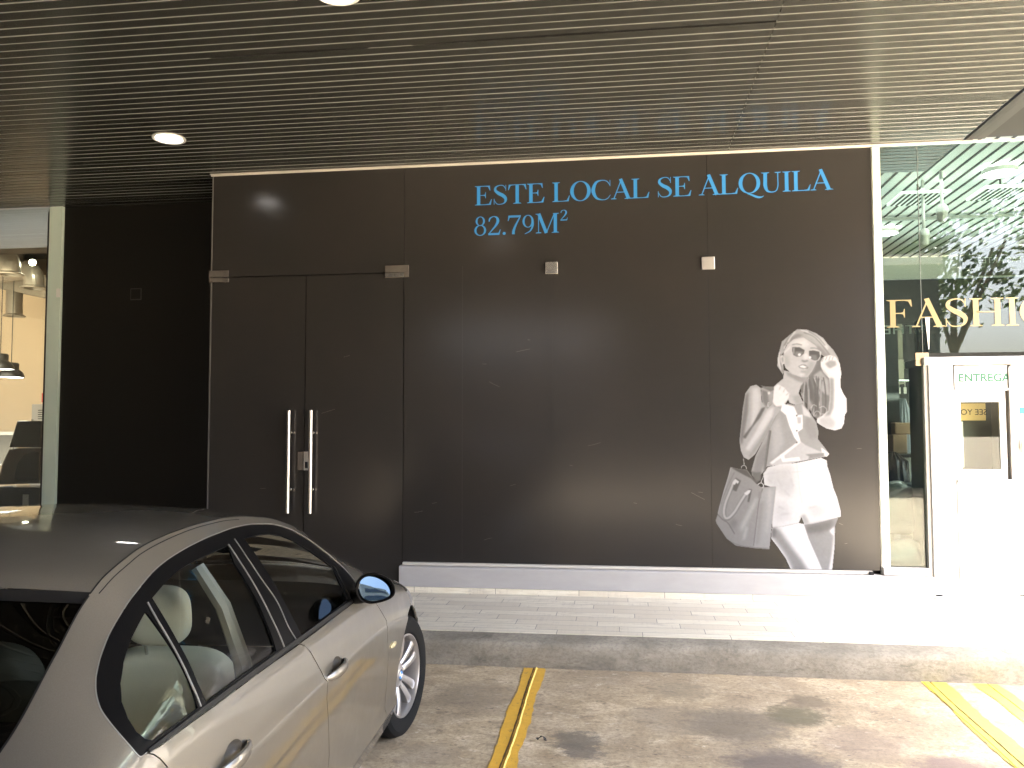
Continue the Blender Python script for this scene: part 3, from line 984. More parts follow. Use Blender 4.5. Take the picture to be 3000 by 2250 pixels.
RSm, Xo, Zo = .0045, .86, .4645
idx = -np.ones((mask.shape[0] + 1, mask.shape[1] + 1), int)
vs, fs = [], []
def vid(j, i):
    if idx[j, i] < 0:
        idx[j, i] = len(vs)
        vs.append((Xo - .075 + i * RSm, F - .0011, Zo + j * RSm))
    return idx[j, i]
for j, i in zip(ys, xs):
    fs.append((vid(j, i), vid(j, i + 1), vid(j + 1, i + 1), vid(j + 1, i)))
me = bpy.data.meshes.new('printed_figure')
me.from_pydata(vs, [], fs)
ca = me.color_attributes.new('print', 'FLOAT_COLOR', 'POINT')
pad = np.pad(img, 1, mode='edge')
pm = np.pad(mask.astype(float), 1)
num = sum((pad * pm)[a:a + mask.shape[0] + 1, b:b + mask.shape[1] + 1] for a in (0, 1) for b in (0, 1))
den = sum(pm[a:a + mask.shape[0] + 1, b:b + mask.shape[1] + 1] for a in (0, 1) for b in (0, 1))
tone = num / np.maximum(den, 1e-6) / 255
lin = np.where(tone < .04, tone / 12.92, ((tone + .055) / 1.055) ** 2.55) * .34
col = np.ones((len(vs), 4), np.float32)
jj, ii = np.nonzero(idx >= 0)
o = idx[jj, ii]
col[o, 0] = lin[jj, ii] * .94; col[o, 1] = lin[jj, ii] * .97; col[o, 2] = lin[jj, ii] * 1.04
ca.data.foreach_set('color', col.ravel())
m_print, nt, b = new_mat('grey_photo_print')
at = N(nt, 'ShaderNodeAttribute', attribute_name='print')
nt.links.new(at.outputs['Color'], b.inputs['Base Color'])
b.inputs['Roughness'].default_value = .42
me.materials.append(m_print)
o = bpy.data.objects.new('printed_figure', me)
COL.objects.link(o)
attach(o, shop)
o['label'] = 'black and white print of a person in sunglasses with a handbag, sleeveless top and white shorts'

# ------------------------------------------------------------------ set-back dark panel and pale green post at the left
rec = thing('setback_panel', 'nearly black set-back panel between the pale green post and the vacant shopfront', 'wall panel', (-5.1, R2, SZ))
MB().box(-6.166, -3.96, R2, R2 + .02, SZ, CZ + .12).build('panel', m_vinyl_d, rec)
MB().box(-5.354, -5.224, R2 - .006, R2, 3.105, 3.232).build('square_clamp', mat('black_frame', (.035, .033, .03), .3), rec, bevel=.002)
MB().box(-5.344, -5.234, R2 - .0075, R2 - .005, 3.115, 3.222).build('square_clamp', m_vinyl_d, rec)
post = thing('door_post', 'pale green vertical post at the left, beside the warm lit cafe', 'post', (-6.25, R2, SZ))
MB().box(-6.326, -6.170, R2 - .035, R2 + .05, SZ, CZ - .004).build('post_body', m_green, post, bevel=.003)
MB().box(-6.349, -6.3265, R2 - .03, R2 + .045, SZ, CZ - .06).build('gasket', m_black, post)
MB().box(-6.212, -6.1645, R2 - .048, R2 - .0355, 3.150, 3.245).build('bracket', m_alu, post, bevel=.003)

# ------------------------------------------------------------------ cafe behind the left glass
m_cwall = mat('cream_wall', (.62, .50, .36), .8, var=.05, vscale=2)
m_cceil = mat('cream_ceiling', (.24, .21, .17), .8)
m_duct = mat('galvanised_duct', (.30, .27, .23), .38, .6, var=.15, vscale=6)
m_glass = glass('shop_glass', (.90, .95, .92), 1.5)
cafe = thing('cafe_interior', 'warm cream cafe room seen through the glass at the far left', 'cafe', (-9, 10.8, SZ))
MB().box(-16, -6.2, 13.0, 13.1, 0, 5).build('wall', m_cwall, cafe)
MB().box(-6.16, -6.06, R2 + .06, 13.0, 0, 5).build('wall', m_cwall, cafe)
MB().box(-16.1, -16, R2, 13.1, 0, 5).build('wall', m_cwall, cafe)
MB().box(-16, -6.2, R2 + .06, 13, 4.62, 4.7).build('room_ceiling', m_cceil, cafe)
MB().box(-16, -6.165, 9.2, 9.5, 3.905, 4.62).build('bulkhead', mat('bulkhead_paint', (.15, .13, .10), .8), cafe)
MB().box(-16, -6.2, R2 + .07, 13, SZ - .05, SZ + .004).build('floor', mat('brown_floor_tile', (.22, .17, .13), .4, var=.2), cafe)
mb = MB()
P = [Vector((-11.5, 12.96, 4.30)), Vector((-6.2, 12.96, 3.15))]
mb.add([(P[0].x, 11.6, P[0].z), (P[0].x, 11.6, P[0].z + .34), (P[1].x, 11.6, P[1].z + .34), (P[1].x, 11.6, P[1].z), (P[0].x, 13, P[0].z), (P[0].x, 13, P[0].z + .34), (P[1].x, 13, P[1].z + .34), (P[1].x, 13, P[1].z)],
       [(0, 1, 2, 3), (0, 3, 7, 4), (1, 5, 6, 2), (4, 7, 6, 5)])
mb.build('sloping_beam', m_cceil, cafe)
g = MB().box(-12.5, -6.3495, R2 + .002, R2 + .014, SZ, CZ - .004).build('cafe_glass', m_glass)
tag(g, 'clear glass front of the cafe left of the pale green post', 'shop window')

def duct(cx, y, z, r, kind, label):
    t = thing('air_duct', label, 'duct', (cx, y, z), group='metal air ducts in the cafe')
    mb = MB().lathe([(r * .72, .03), (r * 1.0, .0), (r * 1.0, -.012), (r * .72, -.012), (r * .70, .05)], (cx, y, z), n=28)
    mb.build('flange', m_duct, t, smooth=True)
    rr = r * .74
    if kind == 'elbow':
        path = [(cx, y, z), (cx, y, z + rr * .5)] + [(cx - 1.5 * rr * (1 - math.cos(a)), y + .1 * (1 - math.cos(a)), z + rr * .5 + 1.55 * rr * math.sin(a)) for a in [R(q) for q in (18, 36, 54, 72, 90)]]
        path += [(path[-1][0] - 1.2, y + .5, path[-1][2] + .02)]
    else:
        path = [(cx, y, z), (cx - .01, y, z + .2), (cx - .02, y + .02, z + 1.1)]
    MB().tube(path, rr, 24, False).build('pipe', m_duct, t, smooth=True, auto=14)
    MB().lathe([(0, 0), (rr * .98, 0)], (cx, y, z + .03), n=24).build('opening', m_void, t)
duct(-8.225, 10.2, 3.795, .17, 'elbow', 'large galvanised duct elbow, nearest the glass and cut by the left edge')
duct(-8.333, 10.8, 3.713, .18, 'elbow', 'galvanised duct elbow just below the bright round spotlight')
duct(-9.743, 12.2, 3.528, .165, 'straight', 'short straight duct outlet above the pendant lamp cord')

m_shade = mat('black_shade', (.012, .011, .010), .35)
m_glow = emit('lamp_glow', (1, .93, .84), 1.6)
for i, (x, y, z) in enumerate([(-8.808, 11.0, 2.444), (-8.497, 10.4, 2.517)]):
    t = thing('pendant_lamp', ['black dome pendant lamp hanging on a long cord in the cafe', 'black dome pendant lamp half cut by the left edge of the photo'][i], 'lamp', (x, y, z), group='pendant lamps in the cafe')
    MB().lathe([(.176, 0), (.170, .04), (.145, .085), (.105, .115), (.10, .12), (.10, .20), (.085, .215), (.0, .215)], (x, y, z), n=36).build('lamp_shade', m_shade, t, smooth=True)
    MB().lathe([(0, .03), (.10, .028), (.168, .006)], (x, y, z), n=30).build('bulb', m_glow, t, smooth=True)
    MB().tube([(x, y, z + .2), (x, y, 4.6)], .006, 6).build('cord', m_shade, t)
sp = MB().lathe([(0, -.045), (.028, -.035), (.045, 0), (.028, .035), (0, .045)], (-8.134, 10.5, 4.011), n=20).build('spotlight', emit('spot_glow', (1, .9, .68), 5), smooth=True)
tag(sp, 'small round bright spotlight high in the cafe', 'light')
lk = thing('locker', 'grey metal locker with vent slots against the cafe wall', 'locker', (-9.1, 12.7, SZ))
m_lock = mat('grey_locker', (.36, .35, .34), .5, var=.05)
MB().box(-9.62, -8.9, 12.5, 12.95, SZ, 2.107).build('cabinet', m_lock, lk, bevel=.006)
mb = MB()
for k in range(5): mb.box(-9.50, -9.40, 12.494, 12.499, 1.86 + .035 * k, 1.872 + .035 * k)
mb.build('vent', m_void, lk)
MB().box(-9.597, -9.577, 12.47, 12.499, 1.79, 1.86).build('latch', m_steel, lk)
fa = thing('fire_alarm_box', 'small red box on the cafe wall above the locker', 'alarm box', (-9.7, 12.97, 2.15))
MB().box(-9.775, -9.60, 12.93, 12.999, 2.15, 2.31).build('housing', mat('red_enamel', (.55, .04, .035), .4), fa, bevel=.006)
MB().box(-9.735, -9.64, 12.924, 12.9295, 2.185, 2.275).build('panel', mat('pale_red', (.62, .16, .14), .4), fa)
mc = thing('black_machine', 'black machine with a slanted upper hood behind the cafe glass', 'machine', (-7.6, 10.1, SZ))  # covered black machine of no known kind
m_mach = mat('black_enamel', (.012, .011, .010), .25, coat=.3)
MB().prism_xz([(-7.85, 1.46), (-7.745, 1.80), (-7.41, 1.80), (-7.41, 1.46)], 9.8, 10.3).build('hood', m_mach, mc, bevel=.012)
MB().prism_xz([(-7.99, .98), (-7.93, 1.25), (-7.84, 1.435), (-7.70, 1.452), (-7.40, 1.452), (-7.395, 1.00)], 9.79, 10.3).build('body', mat('brown_black_enamel', (.035, .027, .02), .35), mc, bevel=.012)
MB().prism_xz([(-7.74, 1.05), (-7.70, 1.25), (-7.62, 1.36), (-7.50, 1.41), (-7.40, 1.41), (-7.40, 1.05)], 9.775, 9.79).build('front_panel', m_mach, mc)
MB().box(-8.05, -7.385, 9.78, 10.32, SZ, .95).build('base', m_mach, mc, bevel=.01)
MB().box(-7.61, -7.53, 9.772, 9.78, .35, .86).build('strip', mat('grey_strip', (.14, .14, .13), .35), mc)
pc = thing('wall_screen', 'dark wide screen on the cafe wall reflecting a lamp', 'screen', (-10.7, 12.98, 1.1))
MB().box(-11.6, -10.23, 12.94, 12.999, 1.08, 1.655).build('frame', m_alu, pc)
MB().box(-11.57, -10.26, 12.93, 12.9395, 1.11, 1.60).build('screen', mat('dark_screen', (.03, .03, .035), .12), pc)

def area(name, loc, size, energy, color, aim=(0, 0, -1), shape=None):
    l = bpy.data.lights.new(name, 'AREA')
    l.energy = energy
    l.color = color
    l.shape = 'RECTANGLE'
    l.size, l.size_y = size
    o = bpy.data.objects.new(name, l)
    COL.objects.link(o)
    o.location = loc
    o.rotation_euler = Vector(aim).to_track_quat('-Z', 'Y').to_euler()
    return o
area('cafe_lamp', (-9.2, 9.7, 3.3), (3.5, 1.2), 6, (1, .80, .56), (-.05, 1, -.25))

# ------------------------------------------------------------------ laundry shop at the right
rs = thing('laundry_shop', 'dim laundry interior with a striped bright ceiling behind the right glass', 'shop', (5, 10.5, SZ))
m_ilight = mat('pale_ceiling_board', (.42, .44, .42), .6)
m_idark = mat('black_ceiling_gap', (.008, .009, .008), .7)
m_iwall = mat('black_shop_wall', (.008, .009, .009), .5, var=.3, vscale=2)
MB().box(2.25, 9, F + .05, 14, 4.36, 4.45).build('room_ceiling', m_ilight, rs)
mb = MB()
for k in range(46):
    x = 2.27 + .145 * k
    mb.box(x, x + .026, F + .06, 13.9, 4.352, 4.3595)
mb.build('ceiling_gap', m_idark, rs)
MB().box(2.26, 9, 10.9, 10.96, 4.30, 4.334).build('ceiling_gap', mat('grey_rail', (.22, .23, .22), .5), rs)
MB().box(2.25, 9, 13.6, 13.7, SZ, 4.0).build('wall', m_iwall, rs)
MB().box(2.25, 9, 13.55, 13.598, 4.0, 4.34).build('wall', mat('pale_band', (.40, .43, .40), .6), rs)
MB().box(2.19, 2.245, F + .05, 13.7, SZ, 4.36).build('wall', m_iwall, rs)
MB().box(9, 9.1, F, 13.7, 0, 4.36).build('wall', m_iwall, rs)
MB().box(2.2, 9, F + .03, 13.7, .1, SZ + .004).build('floor', mat('dark_floor', (.06, .06, .06), .4), rs)
MB().box(5.2, 7.2, 13.1, 13.54, 4.02, 4.334).build('bulkhead', mat('dark_box', (.045, .05, .05), .5), rs)
MB().box(2.3, 3.5, 11.0, 11.3, 2.24, 2.55).build('shelf', mat('beige_board', (.26, .25, .19), .6), rs)
MB().box(2.3, 3.5, 11.02, 11.32, 2.56, 3.0).build('shelf', mat('olive_board', (.16, .155, .11), .6), rs)
for x in (2.8, 3.2): MB().box(x, x + .012, 10.99, 11.0, 2.56, 3.0).build('shelf_joint', m_void, rs)
MB().box(2.62, 2.78, 8.9, 9.1, 1.0, 2.75).build('column', mat('dark_column', (.03, .032, .03), .5), rs)
area('laundry_lamp', (4.2, 10.2, 3.9), (3.2, 4.0), 7, (.95, 1.0, .95), (0, 0, 1))
area('laundry_lamp', (3.6, 9.6, 4.25), (1.6, 2.0), 5, (1, .97, .9))
m_reflet = mat('reflected_letters', (.34, .37, .36), .5)  # for reversed letters modelled inside in place of signs reflected in the glass
lettering('lettering', 'BALBOA B', 2.55, 13.58, 3.74, .22, .22, m_reflet, rs, mirror=True)
sans('lettering', 'PANAMA', 2.75, 13.57, 3.62, .09, m_reflet, rs, mirror=True)
sans('lettering', 'PINTAS ARTES', 5.25, 13.08, 4.13, .13, m_reflet, rs, mirror=True)
sans('lettering', 'THE', 2.345, 7.90, 2.535, .115, mat('white_letters', (.55, .58, .56), .5), rs, mirror=True, sx=1.35)
m_dome = mat('camera_dome', (.42, .42, .41), .4)
for i, (x, y, z) in enumerate([(3.28, 9.0, 3.90), (3.2, 9.3, 3.72)]):
    t = thing('security_camera', ['higher pale dome camera hanging under the striped shop ceiling', 'lower pale dome camera hanging under the striped shop ceiling'][i], 'camera', (x, y, z), group='dome cameras in the laundry')
    MB().lathe([(0, -.10), (.035, -.09), (.05, -.055), (.055, 0), (.062, .012), (.06, .03), (.05, .07), (.03, .09), (0, .095)], (x, y, z), n=24).build('dome', m_dome, t, smooth=True)
    MB().tube([(x, y, z + .09), (x, y, 4.34)], .016, 10).build('stalk', m_dome, t)
m_fix = mat('grey_diffuser', (.55, .57, .55), .4)
for i, (x, y) in enumerate([(2.95, 9.2), (3.75, 9.1)]):
    t = thing('ceiling_panel_light', ['grey louvred ceiling panel left of the dome cameras', 'grey ceiling panel right of the dome cameras'][i], 'ceiling light', (x, y, 4.3), group='flat ceiling panels in the laundry')
    MB().box(x, x + .5, y, y + .5, 4.17, 4.20).build('frame', m_fix, t)
    mb = MB()
    for k in range(8): mb.box(x + .03 + .055 * k, x + .05 + .055 * k, y + .02, y + .48, 4.163, 4.169)
    mb.build('louvre', m_idark, t)
    MB().tube([(x + .25, y + .25, 4.2), (x + .25, y + .25, 4.34)], .01, 6).build('stalk', m_idark, t)
for i, (x, y) in enumerate([(3.85, 9.0), (3.5, 11.6)]):
    t = thing('round_ceiling_lamp', ['large round bright lamp near the right end of the shop ceiling', 'round bright lamp deep in the shop over the dark wall'][i], 'ceiling light', (x, y, 4.3), group='round lamps in the laundry')
    MB().lathe([(.16, .0), (.165, .05)], (x, y, 4.285), n=32).build('rim', m_alu, t, smooth=True)
    MB().lathe([(0, 0), (.155, .004)], (x, y, 4.283), n=32).build('lens', emit('round_lamp_glow', (1, 1, .93), 3), t)

# clothes rail, garments, laundry bags
rail = thing('clothes_rail', 'steel clothes rail with pale hangers in the laundry', 'clothes rail', (2.7, 9.6, 2.2))
MB().tube([(2.27, 9.6, 2.20), (4.4, 9.6, 2.20)], .014, 10).build('tube', m_steel, rail, smooth=True)
MB().tube([(2.40, 9.6, 2.2), (2.40, 9.6, SZ)], .014, 10).build('leg', m_steel, rail)
mb = MB().box(2.55, 2.576, 9.585, 9.60, 2.06, 2.13).box(2.561, 2.565, 9.59, 9.596, 2.13, 2.215)
hg = tag(mb.build('hanger', mat('cream_hanger', (.72, .70, .62), .5)), 'cream tagged hanger hooked on the steel rail in the laundry', 'hanger', 'hangers on the clothes rail')
for k in range(1, 12):
    h2 = hg.copy()
    COL.objects.link(h2)
    h2.location.x = .062 * k
def garment(name, x, y, z0, z1, w, dep, m, label, seed):
    r2 = random.Random(seed)
    P = np.zeros((16, 19, 3))
    for i in range(16):
        t = i / 15
        hw = w * (.34 + .66 * min(1, t * 5)) * (1 + .12 * t)
        for j in range(19):
            a = math.pi * j / 18
            rip = .012 * math.sin(a * 9 + seed + t * 3) * t + .008 * math.sin(a * 17 + seed * 2)
            P[i, j] = (x - hw * math.cos(a), y - (dep + rip) * math.sin(a) * (.6 + .4 * t), z1 - (z1 - z0) * t)
    mb = MB()
    mb.keep = True
    mb.grid(P)
    mb.box(x - w * .3, x + w * .3, y - .005, y + .005, z1 - .005, z1 + .006)
    o = mb.build(name, m, smooth=True)
    return tag(o, label, 'garment', 'garments hanging in the laundry')
def cloth(name, c, sheen=.3):
    return mat(name, c, .5, var=.25, vscale=6, stretch=(3, 3, .8))
garment('garment', 2.66, 9.55, 1.05, 2.05, .11, .12, cloth('grey_cloth', (.20, .19, .18)), 'grey garment hanging on the rail beside a green one', 1)
garment('garment', 2.82, 9.5, 1.0, 2.02, .10, .12, cloth('green_cloth', (.22, .25, .10)), 'yellow green garment hanging in plastic on the rail', 2)
garment('garment', 3.00, 9.52, 1.1, 2.0, .10, .12, cloth('blue_grey_cloth', (.30, .33, .37)), 'pale blue garment hanging at the right end of the rail', 3)
garment('garment', 2.62, 9.0, .9, 1.78, .12, .1, cloth('slate_cloth', (.07, .075, .085)), 'slate garment hanging close to the white mullion', 4)
garment('garment', 2.56, 8.5, 1.02, 1.45, .16, .12, mat('black_cloth', (.01, .01, .011), .35, coat=.4), 'black garment in clear plastic above the pale laundry bag', 5)
ct = thing('counter', 'pale counter with a dark top edge behind the laundry glass', 'counter', (3.2, 8.85, SZ))
MB().box(2.60, 3.9, 8.62, 9.1, SZ, 1.395).build('body', mat('pale_counter', (.62, .64, .62), .5, var=.05), ct, bevel=.01)
MB().box(2.58, 3.92, 8.60, 9.12, 1.396, 1.43).build('top', mat('dark_counter_top', (.05, .055, .055), .3), ct, bevel=.006)
cb = thing('cardboard_stack', 'brown parcels on the laundry counter behind the white booth edge', 'parcels', (2.83, 8.8, 1.43))
m_card = mat('brown_card', (.45, .30, .19), .7, var=.12, vscale=7)
MB().box(2.66, 2.80, 8.75, 8.95, 1.431, 1.62).build('parcel', m_card, cb, bevel=.01)
MB().box(2.69, 2.86, 8.78, 8.98, 1.621, 1.74).build('parcel', m_card, cb, bevel=.01)
def sack(name, c, rx, ry, rz, m, label, seed):
    bm = bmesh.new()
    bmesh.ops.create_icosphere(bm, subdivisions=4, radius=1)
    r2 = random.Random(seed)
    ph = [(r2.uniform(2, 6), r2.uniform(2, 6), r2.uniform(2, 6), r2.uniform(0, 6)) for _ in range(9)]
    for v in bm.verts:
        d = sum(math.sin(a * v.co.x + p) * math.sin(b2 * v.co.y + p * 2) * math.sin(c2 * v.co.z + p * 3) for a, b2, c2, p in ph)
        q = v.co.copy()
        for ax in range(3): q[ax] = math.copysign(abs(q[ax]) ** .72, q[ax])
        q *= 1 + .055 * d
        v.co = Vector((c[0] + q.x * rx, c[1] + q.y * ry, max(c[2] + q.z * rz, c[2] - rz * .92)))
    me = bpy.data.meshes.new(name)
    bm.to_mesh(me)
    bm.free()
    me.materials.append(m)
    me.polygons.foreach_set('use_smooth', [True] * len(me.polygons))
    o = bpy.data.objects.new(name, me)
    COL.objects.link(o)
    return tag(o, label, 'laundry bag', 'laundry bags behind the glass')
m_bag = mat('clear_white_bag', (.20, .215, .20), .3, coat=.6, var=.15, vscale=9, bmp=.5)
m_bag2 = mat('shiny_white_bag', (.42, .46, .48), .22, coat=.6, var=.12, vscale=12, bmp=.6)
MB().box(2.26, 3.0, 7.62, 8.4, SZ + .005, .48).build('display_step', m_idark, rs)
sack('laundry_bag', (2.44, 8.02, .95), .20, .17, .235, m_bag, 'tall pale laundry bag standing behind the narrow glass', 5)
sack('laundry_bag', (2.42, 7.80, .585), .19, .14, .115, m_bag2, 'shiny white printed bag slumped at the foot of the glass', 9)
sk = thing('dark_locker', 'dark grey cabinet beside the laundry bags', 'cabinet', (2.75, 8.1, .48))
MB().box(2.62, 2.95, 8.0, 8.4, .481, 1.17).build('body', mat('slate_cabinet', (.07, .08, .08), .35), sk, bevel=.006)
MB().box(2.60, 2.618, 7.99, 8.39, .481, 1.17).build('edge_strip', m_alu, sk)

# glass, mullion, gold lettering
rg = thing('glass_shopfront', 'laundry glass front with large gold letters above the white booth', 'shop window', (4, F, SZ))
m_rglass = glass('coated_glass', (.62, .70, .66), 1.45)
MB().box(2.252, 2.5655, F + .004, F + .016, .498, CZ - .02).build('pane', m_rglass, rg)
MB().box(2.5685, 8.9, F + .004, F + .016, 2.33, CZ - .02).build('pane', m_rglass, rg)
MB().box(2.5658, 2.5682, F + .003, F + .017, 2.33, CZ - .02).build('joint', mat('grey_sealant', (.20, .22, .21), .4), rg)
MB().box(2.1835, 2.2505, F - .016, F + .03, .498, CZ - .024).build('mullion', m_green, rg, bevel=.002)
MB().box(2.93, 8.9, F - .012, F + .002, CZ - .018, CZ - .002).build('head_trim', m_edge, rg)
MB().box(2.498, 2.607, F - .018, F + .003, 2.27, 2.333).box(2.498, 2.545, F - .018, F + .003, 2.222, 2.2695).build('patch_fitting', mat('brown_brass', (.47, .35, .22), .22, .8, var=.2), rg, bevel=.003)
MB().box(2.600, 2.618, F + .02, F + .30, 2.34, 2.64).build('glass_fin', m_rglass, rg)
mb = MB().prism_xz([(2.592, 2.635), (2.628, 2.635), (2.616, 2.36), (2.612, 2.36)], F - .006, F + .002)
mb.build('bracket', m_alu, rg)
lettering('lettering', 'FASHION', 2.272, F + .003, 2.556, .240, .300, m_gold, rg)

# white booth with the delivery hatch
K = F - .06
m_booth = mat('booth_white_paint', (.60, .60, .595), .45, var=.06, vscale=6, bmp=.04)
bo = thing('delivery_booth', 'white delivery booth with a small window and green lettering', 'booth', (2.9, K, .27))
MB().box(2.588, 2.783, K, K + .5, .283, 2.222).build('panel', m_booth, bo, bevel=.006)
MB().box(2.553, 2.5865, K + .02, K + .4, .31, 2.222).build('side_panel', mat('side_grey_paint', (.26, .255, .24), .45), bo, bevel=.004)  # side panel in a darker grey than the front
MB().box(2.553, 3.9, K - .012, K + .5, 2.2225, 2.288).build('top_rail', m_booth, bo, bevel=.006)
MB().box(2.7835, 2.7915, K + .014, K + .05, .30, 2.222).build('seam', m_void, bo)
MB().box(2.792, 3.232, K, K + .4, .2835, 1.228).build('lower_panel', m_booth, bo, bevel=.008)
MB().box(2.792, 3.240, K - .022, K + .02, 1.2285, 1.250).build('sill', m_booth, bo, bevel=.006)
MB().box(2.592, 3.26, K + .004, K + .4, .270, .2825).build('base_rail', mat('grey_base', (.62, .62, .61), .5), bo)
MB().box(2.588, 3.9, K - .012, K + .4, SZ, .2695).build('step', m_booth, bo, bevel=.004)
# hatch frame round the little window
fr = MB().box(2.793, 2.845, K + .03, K + .06, 1.251, 2.012).box(3.158, 3.205, K + .03, K + .06, 1.251, 2.012).box(2.845, 3.158, K + .03, K + .06, 1.905, 2.012).box(2.845, 3.158, K + .03, K + .06, 1.251, 1.333)
hf = fr.build('hatch_frame', m_booth, bo)
MB().box(2.846, 3.157, K + .042, K + .048, 1.334, 1.904).build('pane', glass('hatch_glass', (.80, .84, .80), 1.33), hf)
MB().box(2.80, 3.23, K + .36, K + .40, 1.25, 2.20).build('backing', mat('hatch_grey', (.055, .06, .055), .5, var=.5, vscale=4), bo)
MB().box(2.85, 3.155, K + .30, K + .34, 1.75, 1.90).build('lit_board', emit('amber_board', (.60, .40, .14), .045), bo)
sans('lettering', 'SEE YOU', 2.90, K + .298, 1.80, .07, m_idark, bo, mirror=True)
MB().box(2.90, 2.945, K + .25, K + .29, 1.34, 1.74).build('inner_frame', m_alu, bo)
MB().box(2.797, 3.222, K + .012, K + .05, 2.016, 2.214).build('sign_board', m_booth, bo, bevel=.008)
MB().box(2.795, 3.226, K - .006, K + .045, 2.0015, 2.0155).build('sign_rail', m_booth, bo, bevel=.004)
sans('lettering', 'ENTREGA', 2.826, K + .011, 2.078, .094, m_sgreen, bo, sx=1.0, bold=.003)
MB().box(3.224, 3.245, K - .004, K + .4, .2835, 2.2).build('jamb', mat('warm_grey_paint', (.20, .185, .17), .5), bo)
MB().box(3.2455, 3.9, K, K + .4, .30, 2.222).build('panel', m_booth, bo, bevel=.006)
MB().box(3.300, 3.42, K - .006, K - .0005, 1.80, 1.856).build('green_sign', mat('teal_sign', (.0, .38, .27), .4), bo)
MB().box(3.288, 3.6, K - .05, K - .0005, 1.47, 1.60).build('dispenser', m_brush, bo, bevel=.012)
# ------------------------------------------------------------------ the car: one skin S(u, v), u forward from the front axle, v 0 sill .. 1 belt .. 2 roof edge
def pchip(xs, ys):
    xs = np.array(xs, float); ys = np.array(ys, float)
    h = np.diff(xs); d = np.diff(ys) / h; m = np.zeros(len(xs))
    for i in range(1, len(xs) - 1):
        if d[i - 1] * d[i] > 0:
            w1 = 2 * h[i] + h[i - 1]; w2 = h[i] + 2 * h[i - 1]
            m[i] = (w1 + w2) / (w1 / d[i - 1] + w2 / d[i])
    m[0] = d[0]; m[-1] = d[-1]
    def f(x):
        x = np.clip(np.asarray(x, float), xs[0], xs[-1])
        i = np.clip(np.searchsorted(xs, x) - 1, 0, len(h) - 1)
        t = (x - xs[i]) / h[i]
        return ((1 + 2 * t) * (1 - t) ** 2 * ys[i] + t * (1 - t) ** 2 * h[i] * m[i] + t * t * (3 - 2 * t) * ys[i + 1] + t * t * (t - 1) * h[i] * m[i + 1])
    return f
EK=[(-3.74,.56,.93),(-3.6,.62,.965),(-3.3,.655,.985),(-3.05,.664,.995),(-2.96,.655,1.03),(-2.75,.62,1.155),(-2.566,.59,1.262),(-2.51,.59,1.293),(-2.46,.59,1.311),(-2.41,.59,1.326),(-2.34,.588,1.343),(-2.25,.586,1.356),(-2.09,.584,1.368),(-1.95,.582,1.372),(-1.81,.582,1.3725),(-1.66,.583,1.365),(-1.50,.586,1.347),(-1.38,.592,1.330),(-1.21,.604,1.290),(-1.08,.613,1.250),(-.86,.635,1.145),(-.70,.652,1.073),(-.56,.672,1.0),(-.42,.70,.945),(-.3,.712,.925),(0,.71,.86),(.3,.675,.765),(.6,.59,.65),(.78,.47,.58)]
ew = pchip([k[0] for k in EK], [k[1] for k in EK])
ez = pchip([k[0] for k in EK], [k[2] for k in EK])
zb=pchip([-3.74,-3.4,-2.9,-2.4,-1.8,-1.2,-.8,-.4,0,.3,.6,.78],[.84,.90,.945,.953,.953,.952,.935,.89,.80,.70,.59,.52])
fw=pchip([-3.74,-3.6,-3.3,-2.9,-2.4,-1.6,-.8,-.2,.2,.45,.62,.78],[.80,.88,.955,.99,1,1,1,.990,.962,.905,.83,.70])
WL=pchip([-.80,-.74,-.68,-.645,-.625,-.605,-.50,-.36,-.27,-.197,-.1865,-.15,-.09,-.05,-.02,0],[.842,.862,.882,.8945,.8945,.888,.895,.904,.9078,.9095,.9035,.8995,.890,.883,.877,.869])
Z0 = .175
def S(u, v):
    u = np.asarray(u, float); v = np.asarray(v, float)
    b = zb(u); f = fw(u)
    vl = np.clip(v, 0, 1)
    z = Z0 + (b - Z0) * vl
    wl = WL(-(1 - vl) * .778) * f
    wb = WL(0) * f
    t = np.clip(v - 1, 0, 1)
    E0 = ew(u); E1 = ez(u); h = E1 - b; g = wb - E0
    k = np.clip((h - .03) / .25, 0, 1)
    p1w = wb - (.12 * h) * k - (1 - k) * .18 * g
    p1z = b + .42 * h
    p2w = E0 + g * (.22 * k + .45 * (1 - k)); p2z = E1 - h * (.16 * k + .12 * (1 - k))
    s = 1 - t
    uw = s ** 3 * wb + 3 * s * s * t * p1w + 3 * s * t * t * p2w + t ** 3 * E0
    uz = s ** 3 * b + 3 * s * s * t * p1z + 3 * s * t * t * p2z + t ** 3 * E1
    return np.stack([np.where(v > 1, uw, wl), u + 0 * v, np.where(v > 1, uz, z)], -1)      # x right, y forward, z up
def SN(u, v):
    du = S(u + 1e-3, v) - S(u - 1e-3, v)
    dv = S(u, np.minimum(v + 1e-3, 2)) - S(u, np.maximum(v - 1e-3, 0))
    n = np.cross(du, dv)
    n /= np.linalg.norm(n, axis=-1, keepdims=True) + 1e-12
    return np.where(n[..., :1] < 0, -n, n) if np.ndim(u) else (n if n[0] > 0 else -n)
def vz(u, z):
    return (z - Z0) / (float(zb(u)) - Z0)
def sv(v):
    return v * .778 if v <= 1 else .778 + (v - 1) * .55
def vs_(s):
    return np.where(s <= .778, s / .778, 1 + (s - .778) / .55)

